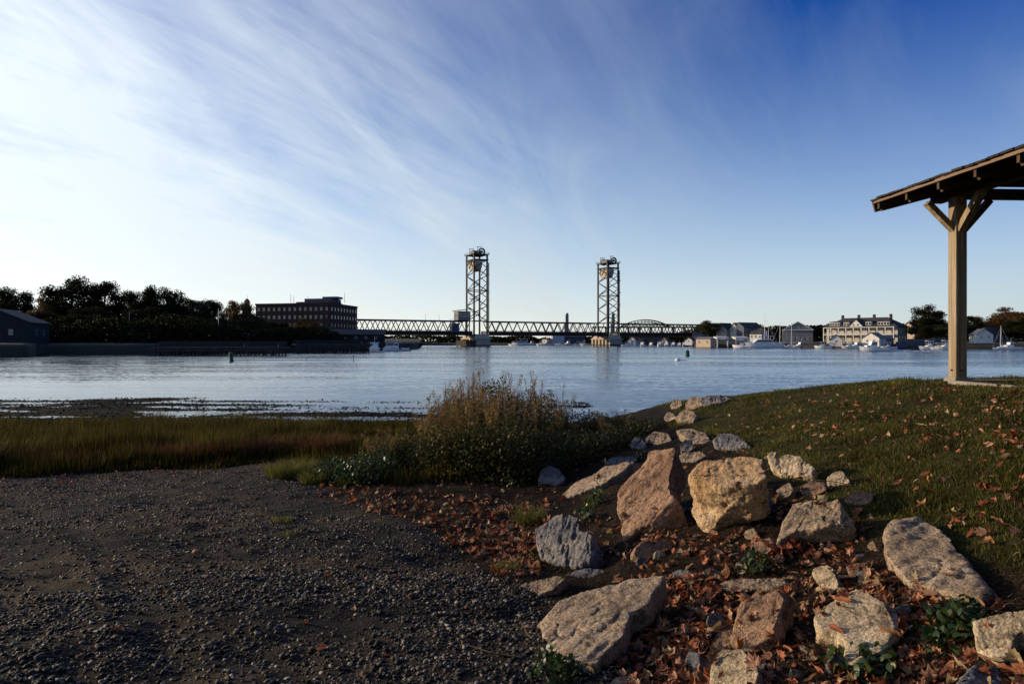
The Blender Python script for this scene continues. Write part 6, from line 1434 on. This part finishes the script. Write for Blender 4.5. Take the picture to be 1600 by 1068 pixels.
def leaves():
    mk = lambda nm, src: mat(nm, [(.06, .018, .010), (.17, .045, .019), (.30, .085, .032), (.40, .145, .062), (.52, .30, .19), (.13, .06, .03), (.46, .36, .20)], src=src, rough=.62, translucent=.28, spec=.35, jitter=.25, scale=18)
    M['fall'] = mk('fallen maple leaf', 'object'); M['fall_many'] = mk('fallen maple leaves', 'island')
    M['fall_orange'] = mat('orange leaf', [(.36, .14, .05), (.46, .21, .09)], 14, .6, translucent=.3); M['fall_green'] = mat('yellow green leaf', [(.22, .30, .04), (.30, .36, .06)], 14, .5, translucent=.35)
    bases = [leaf_mesh(s) for s in range(12)] + [oval_leaf(s) for s in range(5)]
    meshes = [np_mesh('fallen_leaf', V, F, M['fall']) for V, F in bases]
    def inside(px, py, poly):
        c = False; j = len(poly) - 1
        for i in range(len(poly)):
            if (poly[i][1] > py) != (poly[j][1] > py) and px < (poly[j][0] - poly[i][0]) * (py - poly[i][1]) / (poly[j][1] - poly[i][1]) + poly[i][0]: c = not c
            j = i
        return c
    zones = [  # outline, count, share kept on rocks, label, group
        ([(840, 860), (950, 800), (1060, 830), (1250, 850), (1400, 890), (1560, 930), (1620, 1100), (930, 1100), (1000, 960), (1000, 880)], 1700, .12, 'brown fallen maple leaf lying among the rocks of the heap', 'fallen leaves among the rocks'),
        ([(960, 900), (1120, 900), (1160, 1000), (1110, 1100), (960, 1100)], 420, .05, 'brown fallen maple leaf lying among the rocks of the heap', 'fallen leaves among the rocks'),
        ([(1060, 690), (1300, 720), (1370, 800), (1340, 880), (1180, 860), (1060, 850)], 300, .2, 'brown fallen maple leaf lying among the rocks of the heap', 'fallen leaves among the rocks'),
        ([(490, 752), (640, 765), (850, 790), (870, 880), (800, 910), (740, 870), (640, 815), (500, 780)], 900, .1, 'red-brown fallen maple leaf in the drift before the thicket', 'fallen leaves before the thicket'),
        ([(740, 800), (860, 780), (850, 900), (770, 900)], 330, .1, 'red-brown fallen maple leaf in the drift before the thicket', 'fallen leaves before the thicket'),
        ([(640, 745), (900, 700), (1000, 690), (960, 790), (850, 800), (700, 770)], 170, .3, 'red-brown fallen maple leaf in the drift before the thicket', 'fallen leaves before the thicket'),
        ([(1110, 640), (1300, 612), (1500, 603), (1600, 606), (1600, 700), (1400, 690), (1120, 680)], 330, .0, 'brown fallen maple leaf scattered on the lawn', 'fallen leaves on the lawn'),
        ([(1180, 680), (1600, 690), (1600, 880), (1420, 800), (1300, 720)], 110, .0, 'brown fallen maple leaf scattered on the lawn', 'fallen leaves on the lawn'),
        ([(60, 780), (500, 740), (840, 900), (820, 1060), (200, 1060)], 30, 1, 'single brown fallen leaf lying on the gravel track', 'fallen leaves on the gravel'),
        ([(0, 745), (200, 735), (440, 715), (440, 730), (200, 752), (0, 765)], 90, 1, 'red-brown fallen leaf along the foot of the marsh grass', 'fallen leaves along the marsh grass')]
    items = []
    for poly, n, keep, lb, gp in zones:
        x0, x1 = min(p[0] for p in poly), max(p[0] for p in poly); y0, y1 = min(p[1] for p in poly), max(p[1] for p in poly); c = 0; tries = 0
        while c < n and tries < n * 12:
            tries += 1; px, py = rng.uniform(x0, x1), rng.uniform(y0, y1)
            if not inside(px, py, poly): continue
            p = G(px, py); z, nm, onrock = drop(p.x, p.y)
            if onrock and (rng.random() > keep or nm.z < .6): continue
            lawnz = 'lawn' in gp; s = rng.choice((.022, .028, .036, .044, .056)) * rng.uniform(.8, 1.1) if not lawnz else rng.uniform(.024, .058)
            rot = nm.to_track_quat('Z', 'Y').to_matrix() @ Euler((rng.gauss(0, .5), rng.gauss(0, .5), rng.uniform(0, 6.28))).to_matrix()
            if rng.random() < .3: rot = rot @ Euler((math.pi, 0, 0)).to_matrix()
            items.append((s / p.y, Vector((p.x, p.y, z + s * rng.uniform(.12, .5) + (.02 if lawnz else 0))), rot, s, lb, gp)); c += 1
    items.sort(key=lambda t: -t[0]); many = items[290:]
    for _, p, rot, s, lb, gp in items[:290]:
        o = obj('fallen_leaf', rng.choice(meshes)); o.matrix_world = Matrix.Translation(p) @ rot.to_4x4() @ Matrix.Diagonal((s, s, s, 1)); near = min(ROCKS, key=lambda r_: (r_.location - p).length)
        if 'rocks' in gp and (near.location - p).length < .6: lb = 'brown fallen leaf by the ' + short(near['label']); gp = 'fallen leaves by the ' + near['label']
        tag(o, lb, 'fallen leaf', gp)
    Vs, Fs, b = [], [], 0
    for k, (V0, F0) in enumerate(bases):
        sub = many[k::len(bases)]
        if not sub: continue
        V, F = scatter(V0, F0, np.array([t[1][:] for t in sub]), np.array([np.array(t[2]) for t in sub]), np.array([[t[3]] * 3 for t in sub])); Vs.append(V); Fs.append(F + b); b += len(V)
    # crumbs of older litter in the hollows
    tag(obj('leaf_litter', np_mesh('leaf_litter', np.concatenate(Vs), np.concatenate(Fs), M['fall_many'])), 'drifts of smaller brown fallen leaves between rocks, thicket and lawn', 'leaf litter', kind='stuff')
    for px, py, s, mt, lb, eu in [(1402, 1008, .105, 'fall_orange', 'large orange maple leaf draped on the smooth-topped pale stone', (-.75, .15, .3)), (954, 832, .035, 'fall_green', 'single yellow-green leaf in the gap left of the pinkish slab', (.5, .1, 1.0)),
                                  (1548, 848, .05, 'fall_orange', 'pale curled leaf lying on the grass at the right edge', (.2, .7, .6)), (1152, 1012, .06, 'fall_orange', 'upright tan leaf shading the leaning stone at the bottom', (1.2, .2, .4))]:
        V, F = bases[3]; p = G(px, py, .02); z, nm, _ = drop(p.x, p.y); o = obj('fallen_leaf', np_mesh('fallen_leaf', V, F, M[mt])); o.location = (p.x, p.y, z + s * .5); o.rotation_euler = eu; o.scale = (s, s, s); tag(o, lb, 'fallen leaf')
leaves()
